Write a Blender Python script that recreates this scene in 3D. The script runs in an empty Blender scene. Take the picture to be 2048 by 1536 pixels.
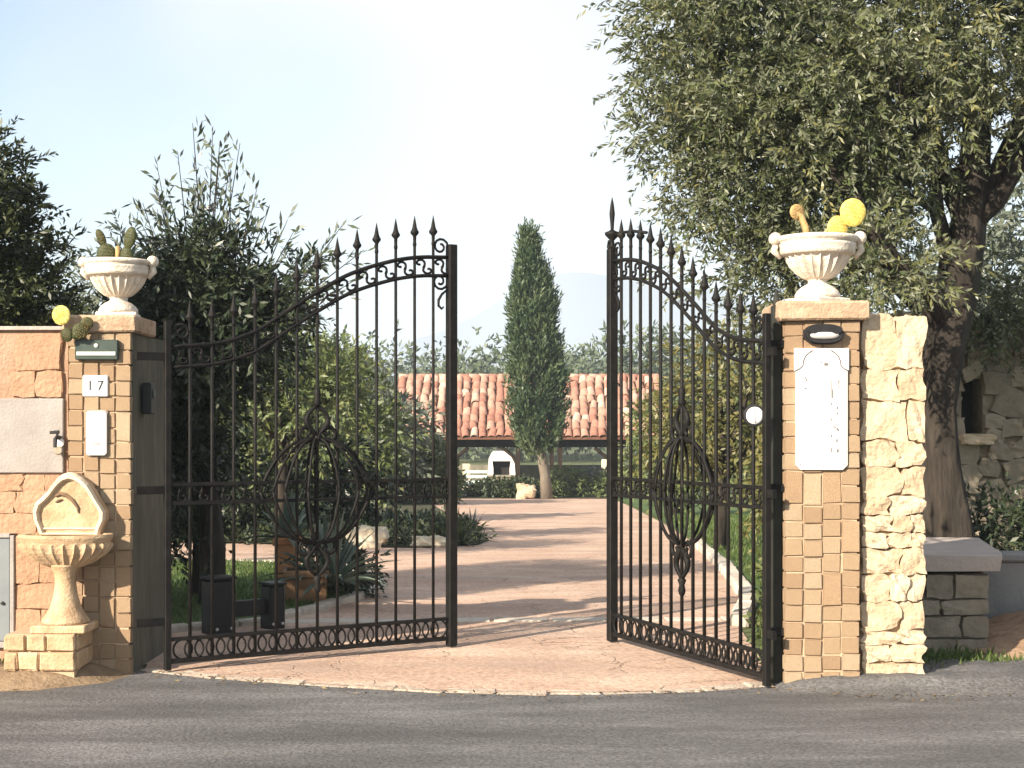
import bpy, bmesh, math, random
import numpy as np
from mathutils import Vector, Matrix

random.seed(7)
RNG = np.random.default_rng(11)
S = bpy.context.scene
COL = S.collection
R = math.radians

# ------------------------------------------------------------------ camera
EYE = 1.5
FPX = 2980.0                      # focal length in photograph pixels (2048 wide)
HOR = 866.0                       # horizon row of the photograph
cam_d = bpy.data.cameras.new('camera')
cam_d.sensor_width = 36.0
cam_d.lens = FPX / 2048 * 36
cam_d.shift_y = (HOR - 768) / 2048
cam_d.clip_end = 20000
cam = bpy.data.objects.new('camera', cam_d)
COL.objects.link(cam)
cam.location = (0, 0, EYE)
cam.rotation_euler = (R(90), 0, 0)
S.camera = cam

# ------------------------------------------------------------------ sky, sun, exposure
SUN_EL = R(26)
SUN_AZ = R(41)                    # light travels towards (+sin, +cos)
w = bpy.data.worlds.new('World')
S.world = w
w.use_nodes = True
nt = w.node_tree
nt.nodes.clear()
sky = nt.nodes.new('ShaderNodeTexSky')
sky.sky_type = 'NISHITA'
sky.sun_disc = False
sky.sun_elevation = SUN_EL
sky.sun_rotation = math.atan2(-math.sin(SUN_AZ), -math.cos(SUN_AZ))
sky.air_density = 1.0
sky.dust_density = 1.0
bg = nt.nodes.new('ShaderNodeBackground')
bg.inputs[1].default_value = 0.072
# a thin veil of high cloud over the whole sky
tc = nt.nodes.new('ShaderNodeTexCoord')
nz = nt.nodes.new('ShaderNodeTexNoise')
nz.inputs['Scale'].default_value = 2.2
nz.inputs['Detail'].default_value = 3
nz.inputs['Roughness'].default_value = 0.45
rp = nt.nodes.new('ShaderNodeValToRGB')
rp.color_ramp.elements[0].position = 0.36
rp.color_ramp.elements[0].color = (0.05, 0.05, 0.05, 1)
rp.color_ramp.elements[1].position = 0.6
rp.color_ramp.elements[1].color = (0.85, 0.85, 0.85, 1)
mx = nt.nodes.new('ShaderNodeMix')
mx.data_type = 'RGBA'
mx.inputs['B'].default_value = (5.0, 4.9, 4.9, 1)
out = nt.nodes.new('ShaderNodeOutputWorld')
mpw = nt.nodes.new('ShaderNodeMapping')
mpw.inputs['Location'].default_value = (1.0, 0.0, 0.3)
nt.links.new(tc.outputs['Generated'], mpw.inputs[0])
nt.links.new(mpw.outputs[0], nz.inputs['Vector'])
nt.links.new(nz.outputs['Fac'], rp.inputs[0])
nt.links.new(rp.outputs['Color'], mx.inputs['Factor'])
nt.links.new(sky.outputs[0], mx.inputs['A'])
nt.links.new(mx.outputs['Result'], bg.inputs[0])
nt.links.new(bg.outputs[0], out.inputs[0])

sun_d = bpy.data.lights.new('sun', 'SUN')
sun_d.energy = 5.0
sun_d.angle = R(0.6)
sun_d.color = (1.0, 0.87, 0.71)
sun = bpy.data.objects.new('sun', sun_d)
COL.objects.link(sun)
sdir = Vector((math.sin(SUN_AZ) * math.cos(SUN_EL), math.cos(SUN_AZ) * math.cos(SUN_EL), -math.sin(SUN_EL)))
sun.rotation_euler = sdir.to_track_quat('-Z', 'Y').to_euler()

S.view_settings.view_transform = 'Standard'
S.view_settings.look = 'None'
S.view_settings.gamma = 1
S.view_settings.use_curve_mapping = False
S.view_settings.exposure = 1.6


# ------------------------------------------------------------------ helpers
def P(px, py, Y):
    """world point at depth Y seen at photograph pixel px, py (used to measure the place)"""
    return Vector(((px - 1024) / FPX * Y, Y, EYE - (py - HOR) / FPX * Y))


def gz(y):
    """height of the ground: level up to the gate, then falling gently"""
    if y < 13: return 0.0
    if y < 60: return -(y - 13) * 0.0195
    return -47 * 0.0195


MATS = {}


def mat(name, cols, scale=6.0, rough=0.8, bump=0.0, bscale=30.0, rnd=0.0, metal=0.0, detail=6, coord='Object',
        stretch=None, spec=0.3, spots=None):
    """procedural surface: colour ramp driven by noise mixed with a per-object random value, plus fine bump"""
    m = bpy.data.materials.new(name)
    m.use_nodes = True
    n, l = m.node_tree.nodes, m.node_tree.links
    b = n['Principled BSDF']
    b.inputs['Roughness'].default_value = rough
    b.inputs['Metallic'].default_value = metal
    b.inputs['Specular IOR Level'].default_value = spec
    tc = n.new('ShaderNodeTexCoord')
    oi = n.new('ShaderNodeObjectInfo')
    src = tc.outputs[coord]
    add = n.new('ShaderNodeVectorMath'); add.operation = 'MULTIPLY_ADD'
    add.inputs[1].default_value = stretch or (1, 1, 1)
    sc = n.new('ShaderNodeVectorMath'); sc.operation = 'SCALE'
    cmb = n.new('ShaderNodeCombineXYZ')
    for i in range(3): l.new(oi.outputs['Random'], cmb.inputs[i])
    sc.inputs['Scale'].default_value = 37.0 if coord == 'Object' else 0.0
    l.new(cmb.outputs[0], sc.inputs[0])
    l.new(src, add.inputs[0]); l.new(sc.outputs[0], add.inputs[2])
    t = n.new('ShaderNodeTexNoise')
    t.inputs['Scale'].default_value = scale
    t.inputs['Detail'].default_value = detail
    t.inputs['Roughness'].default_value = 0.62
    l.new(add.outputs[0], t.inputs['Vector'])
    fac = t.outputs['Fac']
    mr = n.new('ShaderNodeMapRange')
    mr.inputs[1].default_value = 0.28; mr.inputs[2].default_value = 0.72
    l.new(fac, mr.inputs[0]); fac = mr.outputs[0]
    if rnd:
        mm = n.new('ShaderNodeMix'); mm.data_type = 'FLOAT'
        mm.inputs['Factor'].default_value = rnd
        l.new(fac, mm.inputs['A']); l.new(oi.outputs['Random'], mm.inputs['B'])
        fac = mm.outputs['Result']
    cr = n.new('ShaderNodeValToRGB')
    el = cr.color_ramp.elements
    while len(el) < len(cols): el.new(0.5)
    for i, c in enumerate(cols):
        el[i].position = i / (len(cols) - 1)
        el[i].color = (*c, 1)
    l.new(fac, cr.inputs[0])
    colout = cr.outputs['Color']
    if spots:
        t2 = n.new('ShaderNodeTexNoise'); t2.inputs['Scale'].default_value = spots[0]; t2.inputs['Detail'].default_value = 5
        t2.inputs['Roughness'].default_value = 0.7
        l.new(add.outputs[0], t2.inputs['Vector'])
        r2 = n.new('ShaderNodeMapRange'); r2.inputs[1].default_value = spots[1]; r2.inputs[2].default_value = spots[1] + spots[3]
        r2.inputs[4].default_value = spots[4] if len(spots) > 4 else 1.0
        l.new(t2.outputs['Fac'], r2.inputs[0])
        mz = n.new('ShaderNodeMix'); mz.data_type = 'RGBA'
        mz.inputs['B'].default_value = (*spots[2], 1)
        l.new(r2.outputs[0], mz.inputs['Factor']); l.new(colout, mz.inputs['A'])
        colout = mz.outputs['Result']
    l.new(colout, b.inputs['Base Color'])
    if bump:
        t3 = n.new('ShaderNodeTexNoise'); t3.inputs['Scale'].default_value = bscale; t3.inputs['Detail'].default_value = 6
        l.new(add.outputs[0], t3.inputs['Vector'])
        bp = n.new('ShaderNodeBump'); bp.inputs['Strength'].default_value = bump; bp.inputs['Distance'].default_value = 0.02
        l.new(t3.outputs['Fac'], bp.inputs['Height'])
        l.new(bp.outputs[0], b.inputs['Normal'])
    MATS[name] = m
    return m


def leafmat(name, cols, back=None, trans=0.25, rough=0.5, spec=0.4):
    m = bpy.data.materials.new(name)
    m.use_nodes = True
    n, l = m.node_tree.nodes, m.node_tree.links
    b = n['Principled BSDF']
    b.inputs['Roughness'].default_value = rough
    b.inputs['Specular IOR Level'].default_value = spec
    at = n.new('ShaderNodeAttribute'); at.attribute_name = 'rnd'
    cr = n.new('ShaderNodeValToRGB')
    el = cr.color_ramp.elements
    while len(el) < len(cols): el.new(0.5)
    for i, c in enumerate(cols):
        el[i].position = i / (len(cols) - 1)
        el[i].color = (*c, 1)
    l.new(at.outputs['Fac'], cr.inputs[0])
    colr = cr.outputs['Color']
    if back:
        g = n.new('ShaderNodeNewGeometry')
        mz = n.new('ShaderNodeMix'); mz.data_type = 'RGBA'
        mz.inputs['B'].default_value = (*back, 1)
        l.new(g.outputs['Backfacing'], mz.inputs['Factor']); l.new(colr, mz.inputs['A'])
        colr = mz.outputs['Result']
    l.new(colr, b.inputs['Base Color'])
    tr = n.new('ShaderNodeBsdfTranslucent')
    l.new(colr, tr.inputs['Color'])
    ms = n.new('ShaderNodeMixShader'); ms.inputs[0].default_value = trans
    l.new(b.outputs[0], ms.inputs[1]); l.new(tr.outputs[0], ms.inputs[2])
    l.new(ms.outputs[0], n['Material Output'].inputs['Surface'])
    MATS[name] = m
    return m


class MB:
    """collects simple shapes and links them as one mesh object"""
    def __init__(s): s.v, s.f = [], []

    def add(s, vs, fs, M=None):
        o = len(s.v)
        s.v += [tuple(M @ Vector(v)) if M else tuple(v) for v in vs]
        s.f += [tuple(i + o for i in f) for f in fs]
        return s

    def box(s, x0, x1, y0, y1, z0, z1, M=None, ch=0.0):
        if ch <= 0:
            return s.add([(x0, y0, z0), (x1, y0, z0), (x1, y1, z0), (x0, y1, z0), (x0, y0, z1), (x1, y0, z1), (x1, y1, z1), (x0, y1, z1)],
                         [(0, 3, 2, 1), (4, 5, 6, 7), (0, 1, 5, 4), (1, 2, 6, 5), (2, 3, 7, 6), (3, 0, 4, 7)], M)
        bm = bmesh.new()
        bmesh.ops.create_cube(bm, size=1)
        for v in bm.verts:
            v.co = Vector(((x0 + x1) / 2 + v.co.x * (x1 - x0), (y0 + y1) / 2 + v.co.y * (y1 - y0), (z0 + z1) / 2 + v.co.z * (z1 - z0)))
        bmesh.ops.bevel(bm, geom=bm.edges[:], offset=ch, segments=1, affect='EDGES')
        bm.verts.index_update()
        s.add([v.co[:] for v in bm.verts], [[v.index for v in f.verts] for f in bm.faces], M)
        bm.free()
        return s

    def tube(s, pts, r, n=6, M=None, cap=True):
        pts = [Vector(p) for p in pts]
        rs = r if isinstance(r, (list, tuple)) else [r] * len(pts)
        vs, fs = [], []
        up = None
        for i, p in enumerate(pts):
            d = (pts[min(i + 1, len(pts) - 1)] - pts[max(i - 1, 0)]).normalized()
            if up is None:
                a = Vector((0, 1, 0)) if abs(d.y) < 0.9 else Vector((1, 0, 0))
                up = (a - d * a.dot(d)).normalized()
            else:
                up = (up - d * up.dot(d)).normalized()
            sd = d.cross(up)
            for k in range(n):
                t = 2 * math.pi * (k + 0.5) / n
                vs.append(p + (up * math.cos(t) + sd * math.sin(t)) * rs[i])
        for i in range(len(pts) - 1):
            for k in range(n):
                a, b2 = i * n + k, i * n + (k + 1) % n
                fs.append((a, b2, b2 + n, a + n))
        if cap:
            fs.append(tuple(range(n - 1, -1, -1)))
            fs.append(tuple((len(pts) - 1) * n + k for k in range(n)))
        return s.add(vs, fs, M)

    def lathe(s, prof, n=16, M=None, flute=None, a0=0, a1=2 * math.pi):
        """prof: (r, z); flute(i, theta) -> radius factor"""
        vs, fs = [], []
        closed = abs(a1 - a0 - 2 * math.pi) < 1e-6
        m = n if closed else n + 1
        for i, (r, z) in enumerate(prof):
            for k in range(m):
                t = a0 + (a1 - a0) * k / n
                q = r * (flute(i, t) if flute else 1)
                vs.append((q * math.cos(t), q * math.sin(t), z))
        for i in range(len(prof) - 1):
            for k in range(n):
                a, b2 = i * m + k, i * m + (k + 1) % m
                fs.append((a, b2, b2 + m, a + m))
        if prof[0][0] > 1e-4: fs.append(tuple(range(m - 1, -1, -1)))
        if prof[-1][0] > 1e-4: fs.append(tuple((len(prof) - 1) * m + k for k in range(m)))
        return s.add(vs, fs, M)

    def prism(s, poly, y0, y1, M=None):
        """polygon in x, z (counter-clockwise seen from -y) pushed from y0 (front) to y1"""
        n = len(poly)
        vs = [(x, y0, z) for x, z in poly] + [(x, y1, z) for x, z in poly]
        fs = [tuple(range(n)), tuple(range(2 * n - 1, n - 1, -1))]
        fs += [(i, i + n, (i + 1) % n + n, (i + 1) % n) for i in range(n)]
        return s.add(vs, fs, M)

    def mesh(s, name, m, smooth=False):
        me = bpy.data.meshes.new(name)
        me.from_pydata([tuple(v) for v in s.v], [], s.f)
        me.materials.append(MATS[m] if isinstance(m, str) else m)
        if smooth: me.polygons.foreach_set('use_smooth', [True] * len(me.polygons))
        me.update()
        return me

    def build(s, name, m, parent=None, smooth=False, **kw):
        return put(name, s.mesh(name, m, smooth), parent, **kw)


def put(name, me, parent=None, loc=None, rot=None, scale=None, label=None, cat=None, group=None, kind=None):
    o = bpy.data.objects.new(name, me)
    COL.objects.link(o)
    if parent is not None: o.parent = parent
    if loc is not None: o.location = loc
    if rot is not None: o.rotation_euler = rot
    if scale is not None: o.scale = scale
    return tag(o, label, cat, group, kind)


def tag(o, label=None, cat=None, group=None, kind=None):
    if label: o['label'] = label
    if cat: o['category'] = cat
    if group: o['group'] = group
    if kind: o['kind'] = kind
    return o


def thing(name, label, cat, loc=(0, 0, 0), rz=0.0, group=None):
    o = bpy.data.objects.new(name, None)
    o.empty_display_size = 0.2
    COL.objects.link(o)
    o.location = loc
    o.rotation_euler = (0, 0, rz)
    return tag(o, label, cat, group)


def rub(bm_or_mb, amount, seed):
    """uneven, hand-made vertices"""
    r = random.Random(seed)
    bm_or_mb.v = [(x + r.uniform(-amount, amount), y + r.uniform(-amount, amount), z + r.uniform(-amount, amount)) for x, y, z in bm_or_mb.v]
    return bm_or_mb


def stone_mesh(sx, sy, sz, seed, m, rough=0.18, cuts=3, pw=0.75):
    """a rough rounded stone filling about sx, sy, sz round its centre"""
    r = random.Random(seed)
    bm = bmesh.new()
    bmesh.ops.create_cube(bm, size=2)
    bmesh.ops.subdivide_edges(bm, edges=bm.edges[:], cuts=cuts, use_grid_fill=True)
    ph = [r.uniform(0, 6.28) for _ in range(9)]
    for v in bm.verts:
        c = v.co.copy()
        q = c.normalized() * 1.25
        c = c.lerp(q, 1 - pw)
        k = 1 + rough * (math.sin(2.3 * c.x + ph[0]) * math.sin(2.9 * c.z + ph[1]) + 0.6 * math.sin(5.1 * c.x + 4.3 * c.z + ph[2]) * math.sin(3 * c.y + ph[3])) + r.uniform(-rough, rough) * 0.35
        c *= k
        v.co = (c.x * sx / 2, c.y * sy / 2, c.z * sz / 2)
    me = bpy.data.meshes.new('stone')
    bm.to_mesh(me)
    bm.free()
    me.materials.append(MATS[m])
    return me


# ------------------------------------------------------------------ leaves
def leaf_mesh(name, base, d, side, ln, wd, rnd, m):
    n = len(base)
    tip = base + d * ln[:, None]
    mid = base + d * (ln * 0.45)[:, None]
    hw = side * (wd * 0.5)[:, None]
    v = np.empty((n, 4, 3), np.float32)
    v[:, 0] = base; v[:, 1] = mid + hw; v[:, 2] = tip; v[:, 3] = mid - hw
    me = bpy.data.meshes.new(name)
    me.vertices.add(n * 4)
    me.vertices.foreach_set('co', v.ravel())
    me.loops.add(n * 4)
    me.loops.foreach_set('vertex_index', np.arange(n * 4, dtype=np.int32))
    me.polygons.add(n)
    me.polygons.foreach_set('loop_start', np.arange(0, n * 4, 4, dtype=np.int32))
    me.polygons.foreach_set('loop_total', np.full(n, 4, np.int32))
    a = me.attributes.new('rnd', 'FLOAT', 'FACE')
    a.data.foreach_set('value', rnd.astype(np.float32))
    me.materials.append(MATS[m])
    me.update(calc_edges=True)
    return me


def nrm(a): return a / np.maximum(np.linalg.norm(a, axis=1, keepdims=True), 1e-6)


def twigs(base, d, tl, lpt, ll, lw, droop=0.3, spread=0.9):
    """leaves set along twigs; returns the arrays for leaf_mesh"""
    n = len(base)
    t = np.tile((np.arange(lpt) + 0.5) / lpt, n)
    B = np.repeat(base, lpt, 0); D = np.repeat(d, lpt, 0)
    T = np.repeat(tl, lpt)
    clump = np.repeat(RNG.random(n), lpt)
    pos = B + D * (T * t)[:, None]
    pos[:, 2] -= droop * T * t * t
    D2 = D.copy(); D2[:, 2] -= 2 * droop * t; D2 = nrm(D2)
    rv = RNG.normal(size=pos.shape)
    sd = nrm(np.cross(D2, rv))
    ld = nrm(D2 + sd * spread + RNG.normal(size=pos.shape) * 0.2)
    sv = nrm(np.cross(ld, RNG.normal(size=pos.shape)))
    k = len(pos)
    return pos, ld, sv, ll * RNG.uniform(0.65, 1.2, k), lw * RNG.uniform(0.7, 1.2, k), np.clip(0.6 * clump + 0.4 * RNG.random(k), 0, 1)


def blob_points(blobs, n, shell=0.55):
    vol = np.array([b[3] * b[4] * b[5] for b in blobs]) ** 0.75
    idx = RNG.choice(len(blobs), n, p=vol / vol.sum())
    bb = np.array(blobs)[idx]
    u = nrm(RNG.normal(size=(n, 3)))
    r = (shell + (1 - shell) * RNG.random(n) ** 0.7)[:, None]
    return bb[:, :3] + u * r * bb[:, 3:6], u


def crown(name, parent, blobs, n, tl, lpt, ll, lw, m, droop=0.3, up=0.0, shell=0.5, wild=0.6, spread=0.9):
    p, u = blob_points(blobs, n, shell)
    d = nrm(u * 0.8 + RNG.normal(size=u.shape) * wild + np.array([0, 0, up]))
    me = leaf_mesh(name, *twigs(p, d, tl * RNG.uniform(0.5, 1.25, n), lpt, ll, lw, droop, spread), m)
    return put(name, me, parent, kind='stuff')


def clumped(name, parent, blobs, nclump, per, rad, tl, lpt, ll, lw, m, droop=0.3, shell=0.2, wild=0.7):
    """a crown whose twigs gather in tufts, with gaps between the tufts"""
    p, u = blob_points(blobs, nclump, shell)
    idx = np.repeat(np.arange(nclump), per)
    off = RNG.normal(size=(len(idx), 3)) * rad * np.repeat(RNG.uniform(.6, 1.3, nclump), per)[:, None]
    b_ = p[idx] + off
    d = nrm(u[idx] * 0.6 + nrm(off) * 0.6 + RNG.normal(size=b_.shape) * wild * 0.6)
    lf = twigs(b_, d, tl * RNG.uniform(0.5, 1.25, len(idx)), lpt, ll, lw, droop, 0.9)
    tone = np.repeat(RNG.random(nclump)[idx], lpt)
    lf = lf[:5] + (np.clip(0.62 * tone + 0.38 * lf[5], 0, 1),)
    return put(name, leaf_mesh(name, *lf, m), parent, kind='stuff')


def limbs(mb, root, targets, r0, n=8, seed=1, bend=0.18):
    """limbs from the root point to each target"""
    r = random.Random(seed)
    for tg in targets:
        a, b2 = Vector(root), Vector(tg)
        pts, rs = [], []
        k = 7
        L = (b2 - a).length
        off = Vector((r.uniform(-1, 1), r.uniform(-1, 1), r.uniform(0, 1))) * bend * L
        for i in range(k + 1):
            t = i / k
            q = a.lerp(b2, t) + off * math.sin(math.pi * t) + Vector((r.uniform(-1, 1), r.uniform(-1, 1), r.uniform(-1, 1))) * 0.025 * L * (t > 0)
            pts.append(q); rs.append(r0 * (1 - 0.85 * t))
        mb.tube(pts, rs, n)
        for j in (3, 4, 5, 6):
            q = pts[j]
            e = q + Vector((r.uniform(-1, 1), r.uniform(-1, 1), r.uniform(-0.2, 1))) * 0.3 * L
            mb.tube([q, q.lerp(e, 0.5) + Vector((0, 0, 0.04 * L)), e], [rs[j] * 0.6, rs[j] * 0.4, rs[j] * 0.12], 5)
    return mb


# ------------------------------------------------------------------ materials
mat('asphalt', [(0.095, 0.09, 0.087), (0.145, 0.137, 0.132), (0.21, 0.2, 0.19)], 2.2, 0.85, 0.8, 90,
    spots=(26, 0.5, (0.33, 0.31, 0.29), 0.22, 0.75), stretch=(0.28, 1.6, 1))
mat('drive', [(0.34, 0.225, 0.16), (0.46, 0.32, 0.235), (0.56, 0.43, 0.34)], 2.6, 0.85, 0.8, 40, spots=(11, 0.5, (0.27, 0.18, 0.135), 0.22, 0.7))
mat('soil', [(0.12, 0.085, 0.05), (0.22, 0.155, 0.095), (0.3, 0.22, 0.14)], 5, 0.95, 0.6, 40)
mat('orange_soil', [(0.16, 0.1, 0.06), (0.27, 0.175, 0.11), (0.35, 0.245, 0.165)], 9, 0.95, 1.0, 22)
mat('meadow', [(0.05, 0.07, 0.025), (0.09, 0.11, 0.04), (0.14, 0.14, 0.06)], 0.4, 0.95, 0.3, 8)
mat('lawn', [(0.035, 0.06, 0.015), (0.06, 0.1, 0.025), (0.09, 0.13, 0.035)], 3, 0.95, 0.5, 60)
mat('bed', [(0.04, 0.04, 0.025), (0.07, 0.07, 0.035)], 4, 0.95, 0.5, 30)
mat('kerb', [(0.33, 0.29, 0.24), (0.48, 0.43, 0.36), (0.58, 0.53, 0.45)], 9, 0.85, 0.4, 60, rnd=0.4)
mat('edge_stone', [(0.33, 0.26, 0.2), (0.42, 0.345, 0.275), (0.5, 0.43, 0.35)], 14, 0.9, 0.8, 40, rnd=0.35, spots=(12, 0.5, (0.24, 0.18, 0.13), 0.2, 0.7))
mat('tile_stone', [(0.43, 0.285, 0.17), (0.52, 0.36, 0.22), (0.58, 0.43, 0.275), (0.65, 0.545, 0.385)], 15, 0.9, 1.0, 34, rnd=0.62, spots=(24, 0.53, (0.3, 0.18, 0.105), 0.22, 0.65))
mat('mortar', [(0.36, 0.25, 0.16), (0.5, 0.37, 0.25)], 20, 0.95, 0.3, 80)
mat('pier_mortar', [(0.34, 0.245, 0.15), (0.44, 0.34, 0.22)], 14, 0.95, 0.6, 40)
mat('cap_stone', [(0.28, 0.185, 0.115), (0.38, 0.27, 0.18), (0.47, 0.36, 0.255)], 9, 0.85, 0.6, 50, spots=(14, 0.55, (0.14, 0.1, 0.06), 0.2, 0.6))
mat('rough_stone', [(0.37, 0.265, 0.165), (0.48, 0.375, 0.255), (0.57, 0.475, 0.355)], 9, 0.9, 0.9, 28, rnd=0.4, spots=(16, 0.58, (0.42, 0.22, 0.1), 0.2, 0.6))
mat('orange_stone', [(0.28, 0.165, 0.1), (0.35, 0.215, 0.135), (0.41, 0.275, 0.18)], 10, 0.9, 0.7, 35, rnd=0.3)
mat('grey_stone', [(0.15, 0.125, 0.09), (0.26, 0.22, 0.165), (0.38, 0.32, 0.24)], 7, 0.9, 0.7, 30, rnd=0.5)
mat('rubble_mortar', [(0.2, 0.17, 0.125), (0.32, 0.275, 0.2)], 12, 0.95, 0.8, 30)
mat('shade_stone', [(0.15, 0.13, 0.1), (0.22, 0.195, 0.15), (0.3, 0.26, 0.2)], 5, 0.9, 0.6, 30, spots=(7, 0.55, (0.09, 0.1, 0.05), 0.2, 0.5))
mat('slab_stone', [(0.3, 0.26, 0.23), (0.4, 0.345, 0.31)], 6, 0.85, 0.4, 40, spots=(12, 0.55, (0.2, 0.18, 0.13), 0.2, 0.5))
mat('concrete', [(0.15, 0.15, 0.147), (0.22, 0.22, 0.213)], 3, 0.9, 0.3, 50)
mat('plaster', [(0.24, 0.215, 0.2), (0.29, 0.265, 0.245), (0.34, 0.315, 0.295)], 4, 0.9, 0.25, 60)
mat('stucco', [(0.27, 0.165, 0.105), (0.33, 0.21, 0.14), (0.38, 0.26, 0.18)], 6, 0.92, 0.6, 45)
mat('moss_wall', [(0.1, 0.095, 0.07), (0.17, 0.16, 0.12), (0.24, 0.215, 0.16)], 5, 0.95, 0.5, 30, stretch=(1, 1, 0.3))
mat('shaded_inner_wall', [(0.07, 0.068, 0.05), (0.115, 0.108, 0.082), (0.17, 0.155, 0.115)], 5, 0.95, 0.6, 25, stretch=(1, 1, 0.25), spots=(6, 0.52, (0.04, 0.05, 0.022), 0.2, 0.6))  # mossy render, with the shade of this side put into its dark colour
mat('white_stone', [(0.46, 0.4, 0.32), (0.62, 0.55, 0.46), (0.72, 0.66, 0.57)], 9, 0.85, 0.35, 70, spots=(8, 0.52, (0.34, 0.26, 0.18), 0.18, 0.6))
mat('fountain_stone', [(0.36, 0.235, 0.13), (0.46, 0.325, 0.195), (0.53, 0.41, 0.275)], 9, 0.85, 0.4, 60, spots=(7, 0.48, (0.26, 0.17, 0.1), 0.2, 0.7))
mat('fountain_rim', [(0.5, 0.41, 0.29), (0.6, 0.52, 0.4)], 10, 0.8, 0.4, 45)
mat('relief_dark', [(0.12, 0.08, 0.05), (0.2, 0.13, 0.08)], 20, 0.9)
mat('iron', [(0.005, 0.005, 0.005), (0.009, 0.0085, 0.008), (0.017, 0.0145, 0.0125)], 14, 0.6, 0.15, 120, spec=0.15)
mat('jamb_iron', [(0.016, 0.017, 0.013), (0.03, 0.032, 0.024)], 9, 0.75, 0.2, 60)
mat('black_metal', [(0.012, 0.012, 0.013), (0.022, 0.022, 0.024)], 12, 0.45)
mat('green_metal', [(0.02, 0.035, 0.028), (0.035, 0.055, 0.045)], 12, 0.4, spec=0.5)
mat('lamp_glass', [(0.42, 0.4, 0.39), (0.5, 0.48, 0.46)], 8, 0.25, spec=0.6)
mat('pale_strip', [(0.42, 0.46, 0.42), (0.5, 0.53, 0.48)], 8, 0.4)
mat('white_enamel', [(0.78, 0.77, 0.75), (0.82, 0.81, 0.8)], 6, 0.3, spec=0.5)
mat('marble', [(0.8, 0.79, 0.77), (0.86, 0.85, 0.84)], 5, 0.35, stretch=(1, 1, 0.4), spec=0.5)
mat('ink', [(0.03, 0.03, 0.035), (0.06, 0.06, 0.065)], 20, 0.7)
mat('soft_ink', [(0.28, 0.26, 0.25), (0.36, 0.34, 0.32)], 20, 0.7)
mat('mid_ink', [(0.12, 0.11, 0.11), (0.18, 0.17, 0.165)], 20, 0.7)
mat('grey_door', [(0.15, 0.17, 0.18), (0.19, 0.21, 0.22)], 4, 0.5)
mat('terracotta', [(0.42, 0.17, 0.075), (0.52, 0.24, 0.11), (0.58, 0.33, 0.18)], 8, 0.85, 0.2, 50)
mat('planter_box', [(0.2, 0.115, 0.06), (0.3, 0.18, 0.1)], 7, 0.9, 0.3, 50)
mat('roof_tile', [(0.17, 0.08, 0.06), (0.29, 0.14, 0.1), (0.33, 0.19, 0.14), (0.41, 0.27, 0.21), (0.54, 0.43, 0.36)], 7, 0.9, 0.6, 20, rnd=0.7)
mat('roof_under', [(0.1, 0.045, 0.028), (0.16, 0.075, 0.045)], 5, 0.9)
mat('dark_wood', [(0.016, 0.011, 0.008), (0.032, 0.022, 0.015)], 6, 0.8, 0.3, 40, stretch=(1, 1, 0.2), spec=0.1)
mat('oven_white', [(0.62, 0.59, 0.56), (0.7, 0.68, 0.65)], 6, 0.85)
mat('black_hollow', [(0.012, 0.011, 0.01), (0.02, 0.018, 0.016)], 6, 0.9)
mat('bark', [(0.012, 0.01, 0.008), (0.028, 0.023, 0.018), (0.055, 0.045, 0.035)], 9, 0.95, 1.0, 25, stretch=(1, 1, 0.25))
mat('pale_bark', [(0.12, 0.098, 0.075), (0.2, 0.165, 0.125)], 9, 0.95, 0.8, 25, stretch=(1, 1, 0.25))
mat('cactus_green', [(0.03, 0.04, 0.013), (0.055, 0.066, 0.022)], 14, 0.6, 0.3, 60)
mat('cactus_yellow', [(0.3, 0.29, 0.05), (0.52, 0.41, 0.08), (0.6, 0.5, 0.14), (0.66, 0.57, 0.24)], 13, 0.6, 0.2, 60, spots=(38, 0.6, (0.3, 0.2, 0.05), 0.1, 0.8))
mat('cactus_tan', [(0.32, 0.22, 0.09), (0.45, 0.3, 0.13)], 9, 0.7, 0.3, 60)
mat('rock_pale', [(0.42, 0.36, 0.25), (0.55, 0.48, 0.36), (0.64, 0.57, 0.44)], 4, 0.9, 0.6, 20, rnd=0.3)
mat('pale_blue', [(0.4, 0.5, 0.52), (0.5, 0.6, 0.6)], 6, 0.6)
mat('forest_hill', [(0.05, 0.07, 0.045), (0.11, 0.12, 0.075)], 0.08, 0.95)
mat('hazy_mountain', [(0.2, 0.24, 0.29), (0.25, 0.29, 0.34)], 0.004, 0.95)  # bluish haze put into the colour of the far rock

leafmat('olive_leaf', [(0.028, 0.043, 0.016), (0.07, 0.095, 0.035), (0.13, 0.145, 0.056), (0.25, 0.22, 0.085)], back=(0.15, 0.165, 0.105), trans=0.25, rough=0.42, spec=0.45)
leafmat('dark_leaf', [(0.014, 0.023, 0.01), (0.032, 0.047, 0.02), (0.075, 0.094, 0.048)], back=(0.035, 0.05, 0.028), trans=0.15, rough=0.4)
leafmat('shoot_leaf', [(0.03, 0.045, 0.022), (0.065, 0.085, 0.042), (0.12, 0.14, 0.08)], back=(0.12, 0.14, 0.11), trans=0.2, rough=0.4)
leafmat('conifer_leaf', [(0.014, 0.022, 0.007), (0.032, 0.043, 0.012), (0.06, 0.068, 0.02)], trans=0.1)
leafmat('cypress_leaf', [(0.018, 0.038, 0.014), (0.045, 0.075, 0.03), (0.095, 0.125, 0.05)], trans=0.08)
leafmat('light_leaf', [(0.06, 0.09, 0.03), (0.11, 0.145, 0.05), (0.19, 0.2, 0.08)], trans=0.25)
leafmat('yellow_leaf', [(0.07, 0.08, 0.025), (0.13, 0.13, 0.04), (0.22, 0.19, 0.07)], trans=0.25)
leafmat('grey_leaf', [(0.07, 0.09, 0.06), (0.12, 0.14, 0.1), (0.2, 0.22, 0.17)], trans=0.2)
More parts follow.
